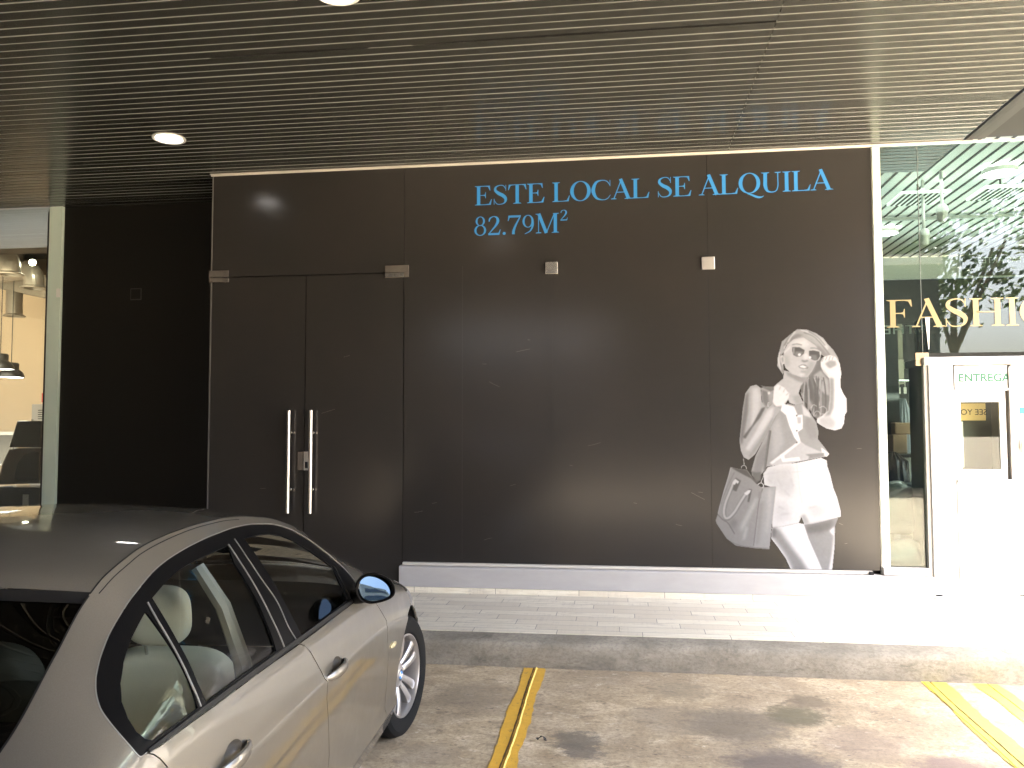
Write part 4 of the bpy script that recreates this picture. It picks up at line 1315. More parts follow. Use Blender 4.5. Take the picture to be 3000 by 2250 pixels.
def metric(p): return [(q[0], sv(q[1])) for q in p]
def dens(P, step):
    out = []
    for i in range(len(P)):
        a, b2 = np.array(P[i]), np.array(P[(i + 1) % len(P)])
        n = max(1, int(np.hypot(*(b2 - a)) / step))
        out += [tuple(a + (b2 - a) * k / n) for k in range(n)]
    return out
def area2(P):
    return sum(P[i - 1][0] * P[i][1] - P[i][0] * P[i - 1][1] for i in range(len(P)))
def inset(P, d):
    if area2(P) < 0: P = P[::-1]
    out = []
    n = len(P)
    for i in range(n):
        a, b2, c = (np.array(P[(i + k) % n]) for k in (-1, 0, 1))
        n1 = np.array([-(b2 - a)[1], (b2 - a)[0]]); n2 = np.array([-(c - b2)[1], (c - b2)[0]])
        n1 /= np.hypot(*n1) + 1e-12; n2 /= np.hypot(*n2) + 1e-12
        m = n1 + n2
        m /= max(.35, float(m @ n1))
        out.append(tuple(b2 + m * d))
    return out
def inside(P, X, Y):
    r = np.zeros(X.shape, bool)
    for i in range(len(P)):
        (x0, y0), (x1, y1) = P[i - 1], P[i]
        if y0 == y1: continue
        c = (y0 > Y) != (y1 > Y)
        r ^= c & (X < x0 + (Y - y0) * (x1 - x0) / (y1 - y0))
    return r
def smooth_poly(P, it=1):
    for _ in range(it):
        P = [tuple(np.array(P[i]) * .5 + (np.array(P[i - 1]) + np.array(P[(i + 1) % len(P)])) * .25) for i in range(len(P))]
    return P

car = thing('parked_car', 'beige silver saloon car parked nose in, cut off at the lower left', 'car', (-2.061, 4.536, 0), R(2.5))

def skin(name, outer, m, parent, holes=(), off=0.0, gap=.0025, step=.035, lip=.010, side=1, bowl=None, raw=False):
    """a panel cut out of the car skin: outline and holes in (u, v)"""
    O = outer if raw else metric(outer)
    O = inset(O, gap) if gap else O
    O = dens(O, .016)
    HH = [dens(h if raw else metric(h), .014) for h in holes]
    pts = list(O); edges = [(i, (i + 1) % len(O)) for i in range(len(O))]
    for h in HH:
        k = len(pts)
        pts += h
        edges += [(k + i, k + (i + 1) % len(h)) for i in range(len(h))]
    A = np.array(O)
    gx, gy = np.meshgrid(np.arange(A[:, 0].min(), A[:, 0].max(), step), np.arange(A[:, 1].min(), A[:, 1].max(), step))
    gx = gx + (np.arange(gx.shape[0])[:, None] % 2) * step / 2
    gx, gy = gx.ravel(), gy.ravel()
    ok = inside(O, gx, gy)
    for h in HH: ok &= ~inside(h, gx, gy)
    cr_u = np.repeat(np.arange(-3.66, .7, .03), 7)
    cr_s = np.tile(np.array([.778 - q for q in (.203, .197, .1865, .180, .645, .625, .605)]), len(cr_u) // 7)
    okc = inside(O, cr_u, cr_s)
    for h in HH: okc &= ~inside(h, cr_u, cr_s)
    if len(gx) and cr_u[okc].size:                          # leave room for the rows that carry the creases
        dc = np.min(np.abs(gy[:, None] - np.array([[.578, .585, .5905, .597, .137, .155, .172]])), axis=1)
        ok &= ~((dc < .012))
    B = np.array(pts)
    gx, gy = gx[ok], gy[ok]
    if len(gx):
        dmin = np.min(np.hypot(gx[:, None] - B[None, :, 0], gy[:, None] - B[None, :, 1]), axis=1)
        ok = dmin > step * .45
        gx, gy = gx[ok], gy[ok]
    cu, cs = cr_u[okc], cr_s[okc]
    if len(cu) and step > .02:
        dm = np.min(np.hypot(cu[:, None] - B[None, :, 0], cs[:, None] - B[None, :, 1]), axis=1)
        cu, cs = cu[dm > .004], cs[dm > .004]
        gx, gy = np.concatenate([gx, cu]), np.concatenate([gy, cs])
    pts += list(zip(gx, gy))
    r = geometry.delaunay_2d_cdt([Vector(p) for p in pts], edges, [], 0, 1e-6)
    V = np.array([tuple(p) for p in r[0]])
    Fc = np.array([tuple(f) for f in r[2] if len(f) == 3])
    cx, cy = V[Fc, 0].mean(1), V[Fc, 1].mean(1)
    ok = inside(O, cx, cy)
    for h in HH: ok &= ~inside(h, cx, cy)
    Fc = Fc[ok]
    U, W = V[:, 0], vs_(V[:, 1])
    Nn = SN(U, W)
    P = S(U, W) + Nn * off
    if bowl is not None:
        P = P + Nn * bowl(V)[:, None]
    P = P * np.array([side, 1, 1]); Nn = Nn * np.array([side, 1, 1])
    a = np.cross(P[Fc[:, 1]] - P[Fc[:, 0]], P[Fc[:, 2]] - P[Fc[:, 0]])
    flip = (a * Nn[Fc[:, 0]]).sum(1) < 0
    Fc[flip] = Fc[flip][:, ::-1]
    vs = [tuple(p) for p in P]
    fs = [tuple(int(i) for i in f) for f in Fc]
    nf = len(fs)
    if lip:                                                   # folded edge so that shut lines have depth
        cnt = {}
        for f in fs:
            for i in range(3):
                e = (f[i], f[(i + 1) % 3])
                cnt[e] = 1
        bd = [e for e in cnt if (e[1], e[0]) not in cnt]
        new = {}
        for e in bd:
            for q in e:
                if q not in new:
                    new[q] = len(vs)
                    vs.append(tuple(P[q] - Nn[q] * lip))
                    vs.append(tuple(P[q]))
        for a_, b_ in bd:
            fs.append((new[b_] + 1, new[a_] + 1, new[a_], new[b_]))
    me = bpy.data.meshes.new(name)
    me.from_pydata(vs, [], fs)
    me.materials.append(m)
    me.polygons.foreach_set('use_smooth', [True] * len(fs))
    if bowl is None:
        nn = [tuple(q) for q in Nn] + [(0, 0, 0)] * (len(vs) - len(P))
        me.normals_split_custom_set_from_vertices(nn)
    o = bpy.data.objects.new(name, me)
    COL.objects.link(o)
    o.parent = parent
    return o

def line(name, pts, w, m, parent, off=.002, side=1, lip=.003):                 # a narrow strip on the skin along a (u, v) path
    p = spline([np.array(q) for q in metric(pts)], 8)
    l, r = [], []
    for i, q in enumerate(p):
        d = p[min(i + 1, len(p) - 1)] - p[max(i - 1, 0)]
        n = np.array([-d[1], d[0]]) / (np.hypot(*d) + 1e-9) * w / 2
        l.append(q + n); r.append(q - n)
    A = np.array(l + r)
    U, W = A[:, 0], np.minimum(vs_(A[:, 1]), 2)
    Nn = SN(U, W)
    P = (S(U, W) + Nn * off)
    Q = (S(U, W) + Nn * (off - lip))
    k = len(l)
    mb = MB()
    vs = [tuple(q * np.array([side, 1, 1])) for q in np.concatenate([P, Q])]
    fs = []
    for i in range(k - 1):
        fs += [(i, i + 1, k + i + 1, k + i), (2 * k + i, 2 * k + i + 1, i + 1, i), (k + i, k + i + 1, 3 * k + i + 1, 3 * k + i)]
    mb.add(vs, fs)
    o = mb.build(name, m)
    o.parent = parent
    return o

# ---- car materials
def car_paint():
    m, nt, b = new_mat('beige_silver_paint')
    v = coords(nt)
    fl = noise(nt, v, 420, 2, .6)
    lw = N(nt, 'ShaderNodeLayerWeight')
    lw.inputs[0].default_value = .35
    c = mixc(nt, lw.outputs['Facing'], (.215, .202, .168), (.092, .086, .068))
    c = mixc(nt, ramp(nt, fl, [(.35, .45), (.65, 0.0)]), c, (.14, .126, .106))
    dust = noise(nt, v, 3.2, 6, .75)
    c = mixc(nt, ramp(nt, dust, [(.5, 0.0), (.8, .3)]), c, (.21, .188, .157))
    nt.links.new(c, b.inputs['Base Color'])
    b.inputs['Metallic'].default_value = .55
    nt.links.new(ramp(nt, dust, [(.3, .30), (.75, .44)]), b.inputs['Roughness'])
    b.inputs['Coat Weight'].default_value = 1.0
    nt.links.new(ramp(nt, dust, [(.4, .02), (.8, .10)]), b.inputs['Coat Roughness'])
    return m
m_paint = car_paint()
m_trim = mat('black_satin_trim', (.004, .004, .0042), .36, spec=.06)
m_rub = mat('black_rubber_seal', (.006, .006, .006), .55, spec=.25)
m_brite = mat('grey_seal_edge', (.24, .24, .23), .30, .5)
m_cglass = glass('car_window_glass', (.92, .96, .93), 1.52)
m_bglass = glass('dark_rear_glass', (.05, .053, .05), 1.5)
m_cream = mat('cream_leather', (.74, .71, .53), .5, var=.06, vscale=9, bmp=.08)
m_cab = mat('black_cabin_trim', (.014, .014, .014), .7)
m_cab2 = mat('grey_dash', (.035, .035, .036), .6)
m_tyre = mat('tyre_rubber', (.008, .008, .0075), .8, spec=.15, var=.25, vscale=12)
m_alloy = mat('silver_alloy', (.40, .385, .37), .30, .75, var=.05, vscale=20)
m_disc = mat('brake_metal', (.13, .12, .11), .5, .6)
m_amber = mat('clear_amber_lens', (.55, .48, .28), .15, coat=.6)

# ---- outlines on the skin (u, v)
dlo_out = [(-2.772, 1.003), (-2.795, 1.004), (-2.806, 1.05), (-2.813, 1.185), (-2.812, 1.327), (-2.803, 1.448), (-2.79, 1.515), (-2.768, 1.577), (-2.735, 1.629), (-2.69, 1.664), (-2.638, 1.684), (-2.56, 1.706), (-2.465, 1.735), (-2.375, 1.763), (-2.263, 1.787), (-2.137, 1.806), (-1.988, 1.825), (-1.831, 1.843), (-1.68, 1.86), (-1.548, 1.874), (-1.433, 1.88), (-1.33, 1.876), (-1.227, 1.858), (-1.13, 1.79), (-1.06, 1.69), (-1.01, 1.56), (-0.985, 1.42), (-0.975, 1.28), (-0.972, 1.16), (-0.985, 1.05), (-1.03, 1.0), (-1.127, 0.998), (-1.47, 0.997), (-1.787, 0.996), (-2.085, 0.998), (-2.42, 0.998), (-2.639, 1.0)]
glass_front = [(-1.739, 1.737), (-1.601, 1.751), (-1.487, 1.756), (-1.392, 1.73), (-1.316, 1.675), (-1.251, 1.591), (-1.192, 1.492), (-1.132, 1.387), (-1.172, 1.223), (-1.171, 1.04), (-1.495, 1.024), (-1.745, 1.019), (-1.763, 1.142), (-1.769, 1.25), (-1.757, 1.484)]
glass_rear = [(-1.885, 1.718), (-2.005, 1.709), (-2.139, 1.704), (-2.245, 1.694), (-2.343, 1.67), (-2.43, 1.647), (-2.459, 1.392), (-2.478, 1.148), (-2.474, 1.031), (-2.271, 1.035), (-1.975, 1.032), (-1.964, 1.215), (-1.949, 1.322), (-1.932, 1.586)]
glass_quarter = [(-2.484, 1.612), (-2.575, 1.575), (-2.65, 1.53), (-2.705, 1.475), (-2.742, 1.40), (-2.762, 1.30), (-2.768, 1.19), (-2.755, 1.10), (-2.735, 1.052), (-2.644, 1.044), (-2.519, 1.034), (-2.498, 1.328)]
lineA = [(-1.88, 1.725), (-1.894, 1.596), (-1.909, 1.406), (-1.922, 1.199), (-1.913, 1.012)]
lineB = [(-1.811, 1.752), (-1.829, 1.572), (-1.835, 1.426), (-1.824, 1.271), (-1.829, 1.115), (-1.792, 0.992)]
lineQ = [(-2.458, 1.645), (-2.476, 1.523), (-2.495, 1.333), (-2.508, 1.172), (-2.508, 1.032)]
dividerF = [(-1.108, 1.376), (-1.145, 1.228), (-1.136, 1.018)]
bshut = [(-1.792, 0.989), (-1.748, 0.967), (-1.707, 0.925), (-1.647, 0.835), (-1.587, 0.749), (-1.591, 0.675), (-1.563, 0.572), (-1.538, 0.472), (-1.516, 0.373)]
ashut = [(-0.884, 1.02), (-0.791, 0.929), (-0.719, 0.861), (-0.643, 0.787), (-0.659, 0.719), (-0.638, 0.62), (-0.617, 0.552)]
marker = [(-0.601, 0.621), (-0.542, 0.634), (-0.478, 0.624), (-0.459, 0.603), (-0.521, 0.59), (-0.592, 0.603)]
ditch_o = [(-2.551, 1.927), (-2.52, 1.923), (-2.476, 1.928), (-2.425, 1.93), (-2.367, 1.936), (-2.269, 1.939), (-2.115, 1.947), (-2.03, 1.952), (-1.876, 1.953), (-1.659, 1.944)]
dlo_front_to_rear = [(-0.985, 1.05), (-0.972, 1.16), (-0.975, 1.28), (-0.985, 1.42), (-1.01, 1.56), (-1.06, 1.69), (-1.13, 1.79), (-1.227, 1.858), (-1.33, 1.876), (-1.433, 1.88), (-1.548, 1.874), (-1.68, 1.86), (-1.831, 1.843), (-1.988, 1.825), (-2.137, 1.806), (-2.263, 1.787), (-2.375, 1.763), (-2.465, 1.735), (-2.56, 1.706), (-2.638, 1.684), (-2.69, 1.664), (-2.735, 1.629), (-2.768, 1.577), (-2.79, 1.515), (-2.803, 1.448), (-2.812, 1.327), (-2.813, 1.185), (-2.806, 1.05), (-2.795, 1.004), (-2.772, 1.003)]
def handle_hole(uc, vc, ru, rv):
    return [(uc + ru * math.cos(2 * math.pi * k / 28), vc + rv / .778 * math.sin(2 * math.pi * k / 28)) for k in range(28)]

DLO = dlo_out
FG, RG, QG = glass_front, glass_rear, glass_quarter
def arc(cx, r, a0, a1, n=40):
    out = []
    for i in range(n + 1):
        a = R(a0 + (a1 - a0) * i / n)
        u, z = cx + r * math.cos(a), .325 + r * math.sin(a)
        out.append((u, vz(u, z)))
    return out
ZB_ = .272
fa_, ra_ = .372, .375
cf = math.degrees(math.asin((ZB_ - .325) / fa_))
cr = math.degrees(math.asin((ZB_ - .325) / ra_))
front_arch = arc(0, fa_, 180 - cf, cf)                       # rear foot -> over -> front foot
bs = [(-1.7915, .990)] + bshut[1:] + [(-1.512, vz(-1.512, ZB_))]
as_ = [(-.945, 1.0), (-.884, 1.0)] + ashut[1:] + [(-.612, vz(-.612, ZB_))]
belt_f = [(-1.62, .991), (-1.47, .993), (-1.25, .994), (-1.10, .996)]
belt_r = [(-2.72, .996), (-2.6, .996), (-2.42, .994), (-2.2, .995), (-2.0, .994)]
front_door = bs[:1] + belt_f + as_ + bs[:0:-1]
rd_arc = arc(-2.76, ra_, 62, cr, 24)                        # the rear door edge follows the wheel arch
rshut_full = [(-2.771, 1.0), (-2.752, .985), (-2.735, .965), (-2.712, .930), (-2.683, .87), (-2.655, .80), (-2.62, .73)]
rear_door = rshut_full + rd_arc + bs[::-1] + belt_r[::-1]
fender = [(-.935, 1.02), (-.884, 1.005)] + ashut[1:] + [(-.612, vz(-.612, ZB_))] + front_arch + [(.70, vz(.70, ZB_)), (.72, .5), (.72, 1.0), (.72, 1.5), (.72, 2.0), (.6, 2.0), (.45, 2.0), (.3, 2.0), (.15, 2.0), (0, 2.0), (-.15, 2.0), (-.30, 2.0), (-.42, 2.0), (-.60, 1.55), (-.80, 1.2)]
i0 = DLO.index((-1.037, 1.35)) if (-1.037, 1.35) in DLO else None
dl_front = DLO
body_side = rshut_full + arc(-2.76, ra_, 62, 180 - cr, 40) + [(-3.3, vz(-3.3, ZB_)), (-3.5, vz(-3.5, ZB_)), (-3.70, vz(-3.70, ZB_)), (-3.70, .5), (-3.70, 1.0), (-3.70, 1.5), (-3.70, 2.0)] \
    + [(u, 2.0) for u in np.arange(-3.64, -.43, .06)] + [(-.42, 2.0), (-.60, 1.55), (-.80, 1.2), (-.935, 1.02)] + dlo_front_to_rear[:-1]

for side in (1, -1):
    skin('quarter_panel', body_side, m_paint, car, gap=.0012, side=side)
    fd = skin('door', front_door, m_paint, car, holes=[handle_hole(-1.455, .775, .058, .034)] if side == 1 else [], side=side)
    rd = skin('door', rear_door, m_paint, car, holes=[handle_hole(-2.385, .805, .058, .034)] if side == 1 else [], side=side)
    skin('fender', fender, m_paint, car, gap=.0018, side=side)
    skin('sill', [(-2.395, vz(-2.395, ZB_ - .003)), (-2.395, .02), (-.36, .02), (-.36, vz(-.36, ZB_ - .003)), (-.9, vz(-.9, ZB_ - .003)), (-1.6, vz(-1.6, ZB_ - .003))], m_paint, car, side=side, lip=.03)
    wf = skin('window_surround', DLO, m_trim, car, holes=[FG, RG, QG], off=-.0025, gap=.001, side=side, lip=.006)
    for nm, gl_, go in (('window', FG, -.010), ('window', RG, -.010), ('window', QG, -.008)):
        skin(nm, gl_, m_cglass, car, off=go, gap=-.008, lip=0, side=side)
    if side == 1:
        for nm, pth, w_, mm, of in (('seal', lineA, .006, m_brite, .001), ('seal', lineB, .0032, m_brite, .0005), ('seal', lineQ, .005, m_brite, .001), ('seal', dividerF, .007, m_rub, .0015)):
            line(nm, pth, w_, mm, wf, off=of)
        line('seal', [(a, b2 + .004) for a, b2 in dlo_front_to_rear], .0035, m_brite, wf, off=.0012)
        line('belt_strip', [(-2.765, 1.010), (-2.6, 1.010), (-2.3, 1.008), (-2.0, 1.008), (-1.7, 1.006), (-1.4, 1.008), (-1.15, 1.010), (-1.03, 1.03)], .016, m_rub, wf, off=.003, lip=.006)
        sk_ = skin('side_marker', smooth_poly(marker, 0), m_amber, car, off=.006, gap=0, lip=.008)
    line('roof_moulding', [(-2.567, 1.994)] + [(u, 1.994) for u in np.arange(-2.5, -1.0, .1)], .0065, m_rub, car, off=.0012, side=side)
    line('roof_moulding', ditch_o, .005, m_rub, car, off=.0008, side=side)
    line('seal', [(u, 1.993) for u in (-2.572, -2.65, -2.75, -2.85, -2.93, -2.98)], .012, m_rub, car, off=.001, side=side)
    line('seal', [(u, 1.992) for u in (-1.05, -.95, -.8, -.7, -.6, -.5, -.44)], .010, m_rub, car, off=.001, side=side)

# ---- door handles: a scooped bowl behind a grip bar (camera side)
for (uc, vc, ru, rv), dr in (((-1.455, .775, .058, .034), 'f'), ((-2.385, .805, .058, .034), 'r')):
    s0 = sv(vc)
    hole = handle_hole(uc, vc, ru, rv)
    def bw(V, uc=uc, s0=s0, ru=ru, rv=rv):
        q = ((V[:, 0] - uc) / ru) ** 2 + ((V[:, 1] - s0) / rv) ** 2
        return -.032 * np.sqrt(np.clip(1 - q, 0, 1))
    door = [o for o in car.children if o.name.startswith('door')][0 if dr == 'f' else 1]
    skin('handle_bowl', hole, m_paint, door, gap=0, lip=0, step=.010, bowl=bw)
    P = []
    for k in range(15):
        t = k / 14
        u = uc - .115 + .21 * t
        lift = .030 * math.sin(math.pi * min(1, max(0, t))) ** .55
        c = S(u, vc - .018 + .012 * t) + SN(u, vc) * (lift - .002)
        P.append(c)
    rs_ = [.006 + .0085 * math.sin(math.pi * (k / 14)) ** .5 for k in range(15)]
    mb = MB().tube(P, rs_, 12)
    for i, q in enumerate(mb.v):
        c = P[min(i // 12, 14)]
        mb.v[i] = (c[0] + (q[0] - c[0]) * .75, q[1], c[2] + (q[2] - c[2]) * 1.45)
    h = mb.build('handle', m_paint, smooth=True)
    h.parent = door

# ---- centre skins between the two roof edges
def centre(name, u0, u1, b0, b1, c0, c1, m, nu=24, nt_=25, off=0.0, tmax=.997, pw=2.0):
    P = np.zeros((nu, nt_, 3))
    for i in range(nu):
        s = i / (nu - 1)
        u = u0 + (u1 - u0) * s
        for j in range(nt_):
            t = -tmax + 2 * tmax * j / (nt_ - 1)
            k = 1 - abs(t) ** pw
            P[i, j] = (float(ew(u)) * t, u + (b0 + (b1 - b0) * s) * k, float(ez(u)) + (c0 + (c1 - c0) * s) * k + off)
    mb = MB()
    mb.grid(P)
    o = mb.build(name, m, smooth=True, auto=0)
    o.parent = car
    return o
centre('roof', -2.562, -1.30, -.13, .07, .040, .042, m_paint, 40)
centre('windscreen', -1.295, -.43, .07, .24, .042, .03, m_cglass, 20, off=-.004)
centre('bonnet', -.42, .735, .24, .07, .03, .05, m_paint, 30)
bl = centre('rear_window', -2.578, -2.97, -.13, -.16, .034, .022, m_bglass, 20, off=-.006)
centre('boot_lid', -2.985, -3.69, -.16, -.06, .022, .02, m_paint, 20)
# rubber gasket under the roof's rear lip and down the rear glass
mb = MB()
g0 = []
for j in range(25):
    t = -1 + 2 * j / 24
    k = 1 - t * t
    g0.append((.59 * t, -2.566 - .13 * k, 1.262 + .036 * k))
vs = []
for p in g0: vs += [(p[0], p[1] + .004, p[2] + .002), (p[0], p[1] - .010, p[2] - .012), (p[0], p[1] - .030, p[2] - .020)]
mb.add(vs, [(3 * i + j, 3 * i + j + 1, 3 * i + 4 + j, 3 * i + 3 + j) for i in range(24) for j in (0, 1)])
o = mb.build('seal', m_rub, smooth=True); o.parent = car

# ---- nose, tail, floor
def closing(name, u, bulge, m):
    vv = np.concatenate([np.linspace(.10, 1, 12), np.linspace(1.1, 2, 10)])
    prof = S(np.full(len(vv), u), vv)
    top = [(float(ew(u)) * t, u, float(ez(u)) + .03 * (1 - t * t)) for t in np.linspace(1, -1, 13)[1:-1]]
    ringp = [tuple(p) for p in prof] + top + [(-p[0], p[1], p[2]) for p in prof[::-1]]
    c = np.mean(np.array(ringp), 0)
    P = []
    for k in (0, .15, .35, .6, .8, 1):
        P.append([(p[0] * (1 - .0 * k) if k < 1 else p[0] * .0, p[1] + bulge * math.sin(k * math.pi / 2), p[2]) if k == 0 else
                  (c[0] + (p[0] - c[0]) * (1 - k), p[1] + bulge * (1 - (1 - k) ** 3), c[2] + (p[2] - c[2]) * (1 - k)) for p in ringp])
    mb = MB()
    mb.grid(np.array(P))
    o = mb.build(name, m, smooth=True, auto=0)
    o.parent = car
    return o
closing('front_bumper', .72, .09, m_paint)
closing('rear_bumper', -3.70, -.06, m_paint)
MBc = MB().box(-.80, .80, -2.30, -.42, .16, .22).box(-.60, .60, -3.5, -2.3, .2, .3).box(-.56, .56, -.42, .6, .2, .3).build('floor_pan', m_cab)
MBc.parent = car
for side in (1, -1):                                        # inner door and wheel-house linings
    u = np.linspace(-2.36, -.62, 30); v = np.linspace(.06, .985, 8)
    U, V = np.meshgrid(u, v, indexing='ij')
    P = (S(U, V) - SN(U.ravel(), V.ravel()).reshape(U.shape + (3,)) * .05) * np.array([side, 1, 1])
    mb = MB(); mb.grid(P)
    u = np.linspace(-3.6, -2.36, 20); v = np.linspace(.72, .97, 5)
    U, V = np.meshgrid(u, v, indexing='ij')
    P = (S(U, V) - SN(U.ravel(), V.ravel()).reshape(U.shape + (3,)) * .04) * np.array([side, 1, 1])
    mb.grid(P)
    o = mb.build('door_lining', m_cab2, smooth=True); o.parent = car
    for cx, r_ in ((0, .375), (-2.76, .378)):
        mb = MB()
        P = np.zeros((30, 2, 3))
        for i in range(30):
            a = R(-20 + 220 * i / 29)
            for j, w in enumerate((.845, .52)):
                P[i, j] = (w * side, cx + r_ * math.cos(a), .325 + r_ * math.sin(a))
        mb.grid(P)
        mb.add([(.52 * side, cx + r_ * math.cos(R(-20 + 220 * i / 29)), .325 + r_ * math.sin(R(-20 + 220 * i / 29))) for i in range(30)], [tuple(range(30))])
        o = mb.build('wheel_liner', m_void, smooth=True); o.parent = car
# header and pillar linings so that daylight does not leak
mb = MB()
u = np.linspace(-2.55, -1.32, 24)
mb.grid(np.array([[(float(ew(a)) * t * .99, a, float(ez(a)) + .03 * (1 - t * t) - .022) for t in np.linspace(-1, 1, 13)] for a in u]))
o = mb.build('headlining', mat('grey_headlining', (.10, .10, .095), .9), smooth=True); o.parent = car
mb = MB()
mb.add([(-.6, -2.50, .93), (.6, -2.50, .93), (.62, -3.05, .955), (-.62, -3.05, .955)], [(0, 1, 2, 3)])
o = mb.build('parcel_shelf', m_cab); o.parent = car

# ---- cabin
def cushion(name, c, size, m, parent, rot=0.0, pw=.55, taper=0.0):
    bm = bmesh.new()
    bmesh.ops.create_icosphere(bm, subdivisions=4, radius=1)
    me = bpy.data.meshes.new(name)
    for v in bm.verts:
        q = [math.copysign(abs(a) ** pw, a) for a in v.co]
        l = max(abs(a) for a in q) or 1
        x, y, z = q[0] * size[0], q[1] * size[1] * (1 - taper * q[2]), q[2] * size[2]
        y2, z2 = y * math.cos(rot) - z * math.sin(rot), y * math.sin(rot) + z * math.cos(rot)
        v.co = (c[0] + x, c[1] + y2, c[2] + z2)
    bm.to_mesh(me); bm.free()
    me.materials.append(m)
    me.polygons.foreach_set('use_smooth', [True] * len(me.polygons))
    o = bpy.data.objects.new(name, me)
    COL.objects.link(o)
    o.parent = parent
    return o
for w in (.37, -.37):
    seat = cushion('seat', (w, -1.66, .64), (.245, .085, .27), m_cream, car, .30, .5)
    cushion('head_rest', (w, -1.80, 1.035), (.112, .052, .104), m_cream, seat, .16, .62)
    cushion('cushion', (w, -1.36, .44), (.25, .27, .085), m_cream, seat, -.08, .5)
    mb = MB()
    for dx in (-.06, .06): mb.tube([(w + dx, -1.75, .86), (w + dx, -1.79, .97)], .006, 8)
    o = mb.build('post', m_steel); o.parent = seat
seat = cushion('seat', (0, -2.42, .66), (.60, .09, .27), m_cream, car, .35, .45)
for w in (.40, -.40): cushion('head_rest', (w, -2.53, .965), (.12, .045, .055), m_cream, seat, .3)
cushion('cushion', (0, -2.1, .42), (.60, .28, .09), m_cream, seat, -.05, .45)
o = cushion('dashboard', (0, -.62, .79), (.74, .22, .13), m_cab2, car, 0, .45)
mb = MB().lathe([(.175 + .014 * math.cos(a), .014 * math.sin(a)) for a in [2 * math.pi * k / 10 for k in range(10)]], (0, 0, 0), 'Y', 32, closed=True).box(-.16, .16, -.01, .01, -.02, .02)
o = mb.build('steering_wheel', m_cab, smooth=True); o.parent = car; o.location = (-.37, -1.02, .86); o.rotation_euler = (R(-25), 0, 0)
mb = MB().tube([(.58, -1.95, 1.23), (.66, -1.93, 1.10), (.70, -1.86, .90), (.72, -1.80, .60)], [.022, .026, .03, .03], 8)
for i, q in enumerate(mb.v): mb.v[i] = q
o = mb.build('pillar_lining', mat('cream_pillar_trim', (.36, .34, .26), .6), smooth=True); o.parent = car

# ---- door mirror (right)
def mirror(side):
    # local: x outwards, y forward, z up, origin at the centre of the glass
    out = [(-.099, .016), (-.086, .046), (-.055, .066), (-.012, .072), (.035, .060), (.075, .036), (.099, .008), (.106, -.022), (.096, -.048), (.068, -.062), (.015, -.068), (-.040, -.063), (-.080, -.042), (-.097, -.012)]
    out = [tuple(q[:2]) for q in spline([np.array(p) for p in out + out[:1]], 4)][:-1]
    out = [(p[0] * .77, p[1] * .90) for p in out]
    n = len(out)
    secs = [(-.004, .94), (-.012, 1.0), (.012, 1.02), (.045, .96), (.075, .80), (.095, .52), (.102, .2)]
    P = np.array([[(p[0] * s, y, p[1] * s) for p in out + out[:1]] for y, s in secs])
    c = Vector((.965, -1.13, 1.012))
    rot = Matrix.Rotation(R(19), 3, 'Z') @ Matrix.Rotation(R(-9), 3, 'Y')
    def tr(p):
        q = rot @ Vector(p)
        return ((c.x + q.x) * side, c.y + q.y, c.z + q.z)
    mb = MB(); mb.grid(P); mb.v = [tr(p) for p in mb.v]
    mb.cur = 0
    hs = mb.build('door_mirror', [m_paint], smooth=True, auto=60)
    hs.parent = car
    P = np.array([[(p[0] * s, y, p[1] * s) for p in out + out[:1]] for y, s in ((-.012, 1.022), (-.016, .99), (-.014, .90), (-.002, .86))])
    mb = MB(); mb.grid(P)
    P = np.array([[(p[0] * s, y, p[1] * s) for p in out + out[:1]] for y, s in ((-.012, 1.022), (.002, 1.026))])
    mb.grid(P); mb.v = [tr(p) for p in mb.v]
    o = mb.build('mirror_rim', m_trim, smooth=True, auto=60); o.parent = hs
    gl_ = []
    for k, s in enumerate((.865, .6, .3, 0)):
        for p in out: gl_.append((p[0] * s, -.0035 - .0016 * (1 - s * s), p[1] * s))
    # the glass is tipped so that it shows the open sky behind
    tilt = Matrix.Rotation(R(-13), 3, 'X') @ Matrix.Rotation(R(13), 3, 'Z')
    mb = MB()
    mb.add([tr(tuple((tilt @ Vector(p)) * 1.0)) for p in gl_], [(k * n + i, k * n + (i + 1) % n, (k + 1) * n + (i + 1) % n, (k + 1) * n + i) for k in range(3) for i in range(n)])
    o = mb.build('mirror_glass', m_mirror, smooth=True); o.parent = hs
    mb = MB().tube([(.825 * side, -1.06, .962), (.86 * side, -1.085, .962), (.89 * side, -1.11, .968), (.915 * side, -1.12, .98)], [.030, .028, .027, .034], 14)
    for i, q in enumerate(mb.v): mb.v[i] = (q[0], q[1], q[2])
    o = mb.build('mirror_arm', m_trim, smooth=True); o.parent = hs
m_mirror = mat('blue_mirror', (.030, .046, .062), .01, 1.0)
mirror(1)
mirror(-1)

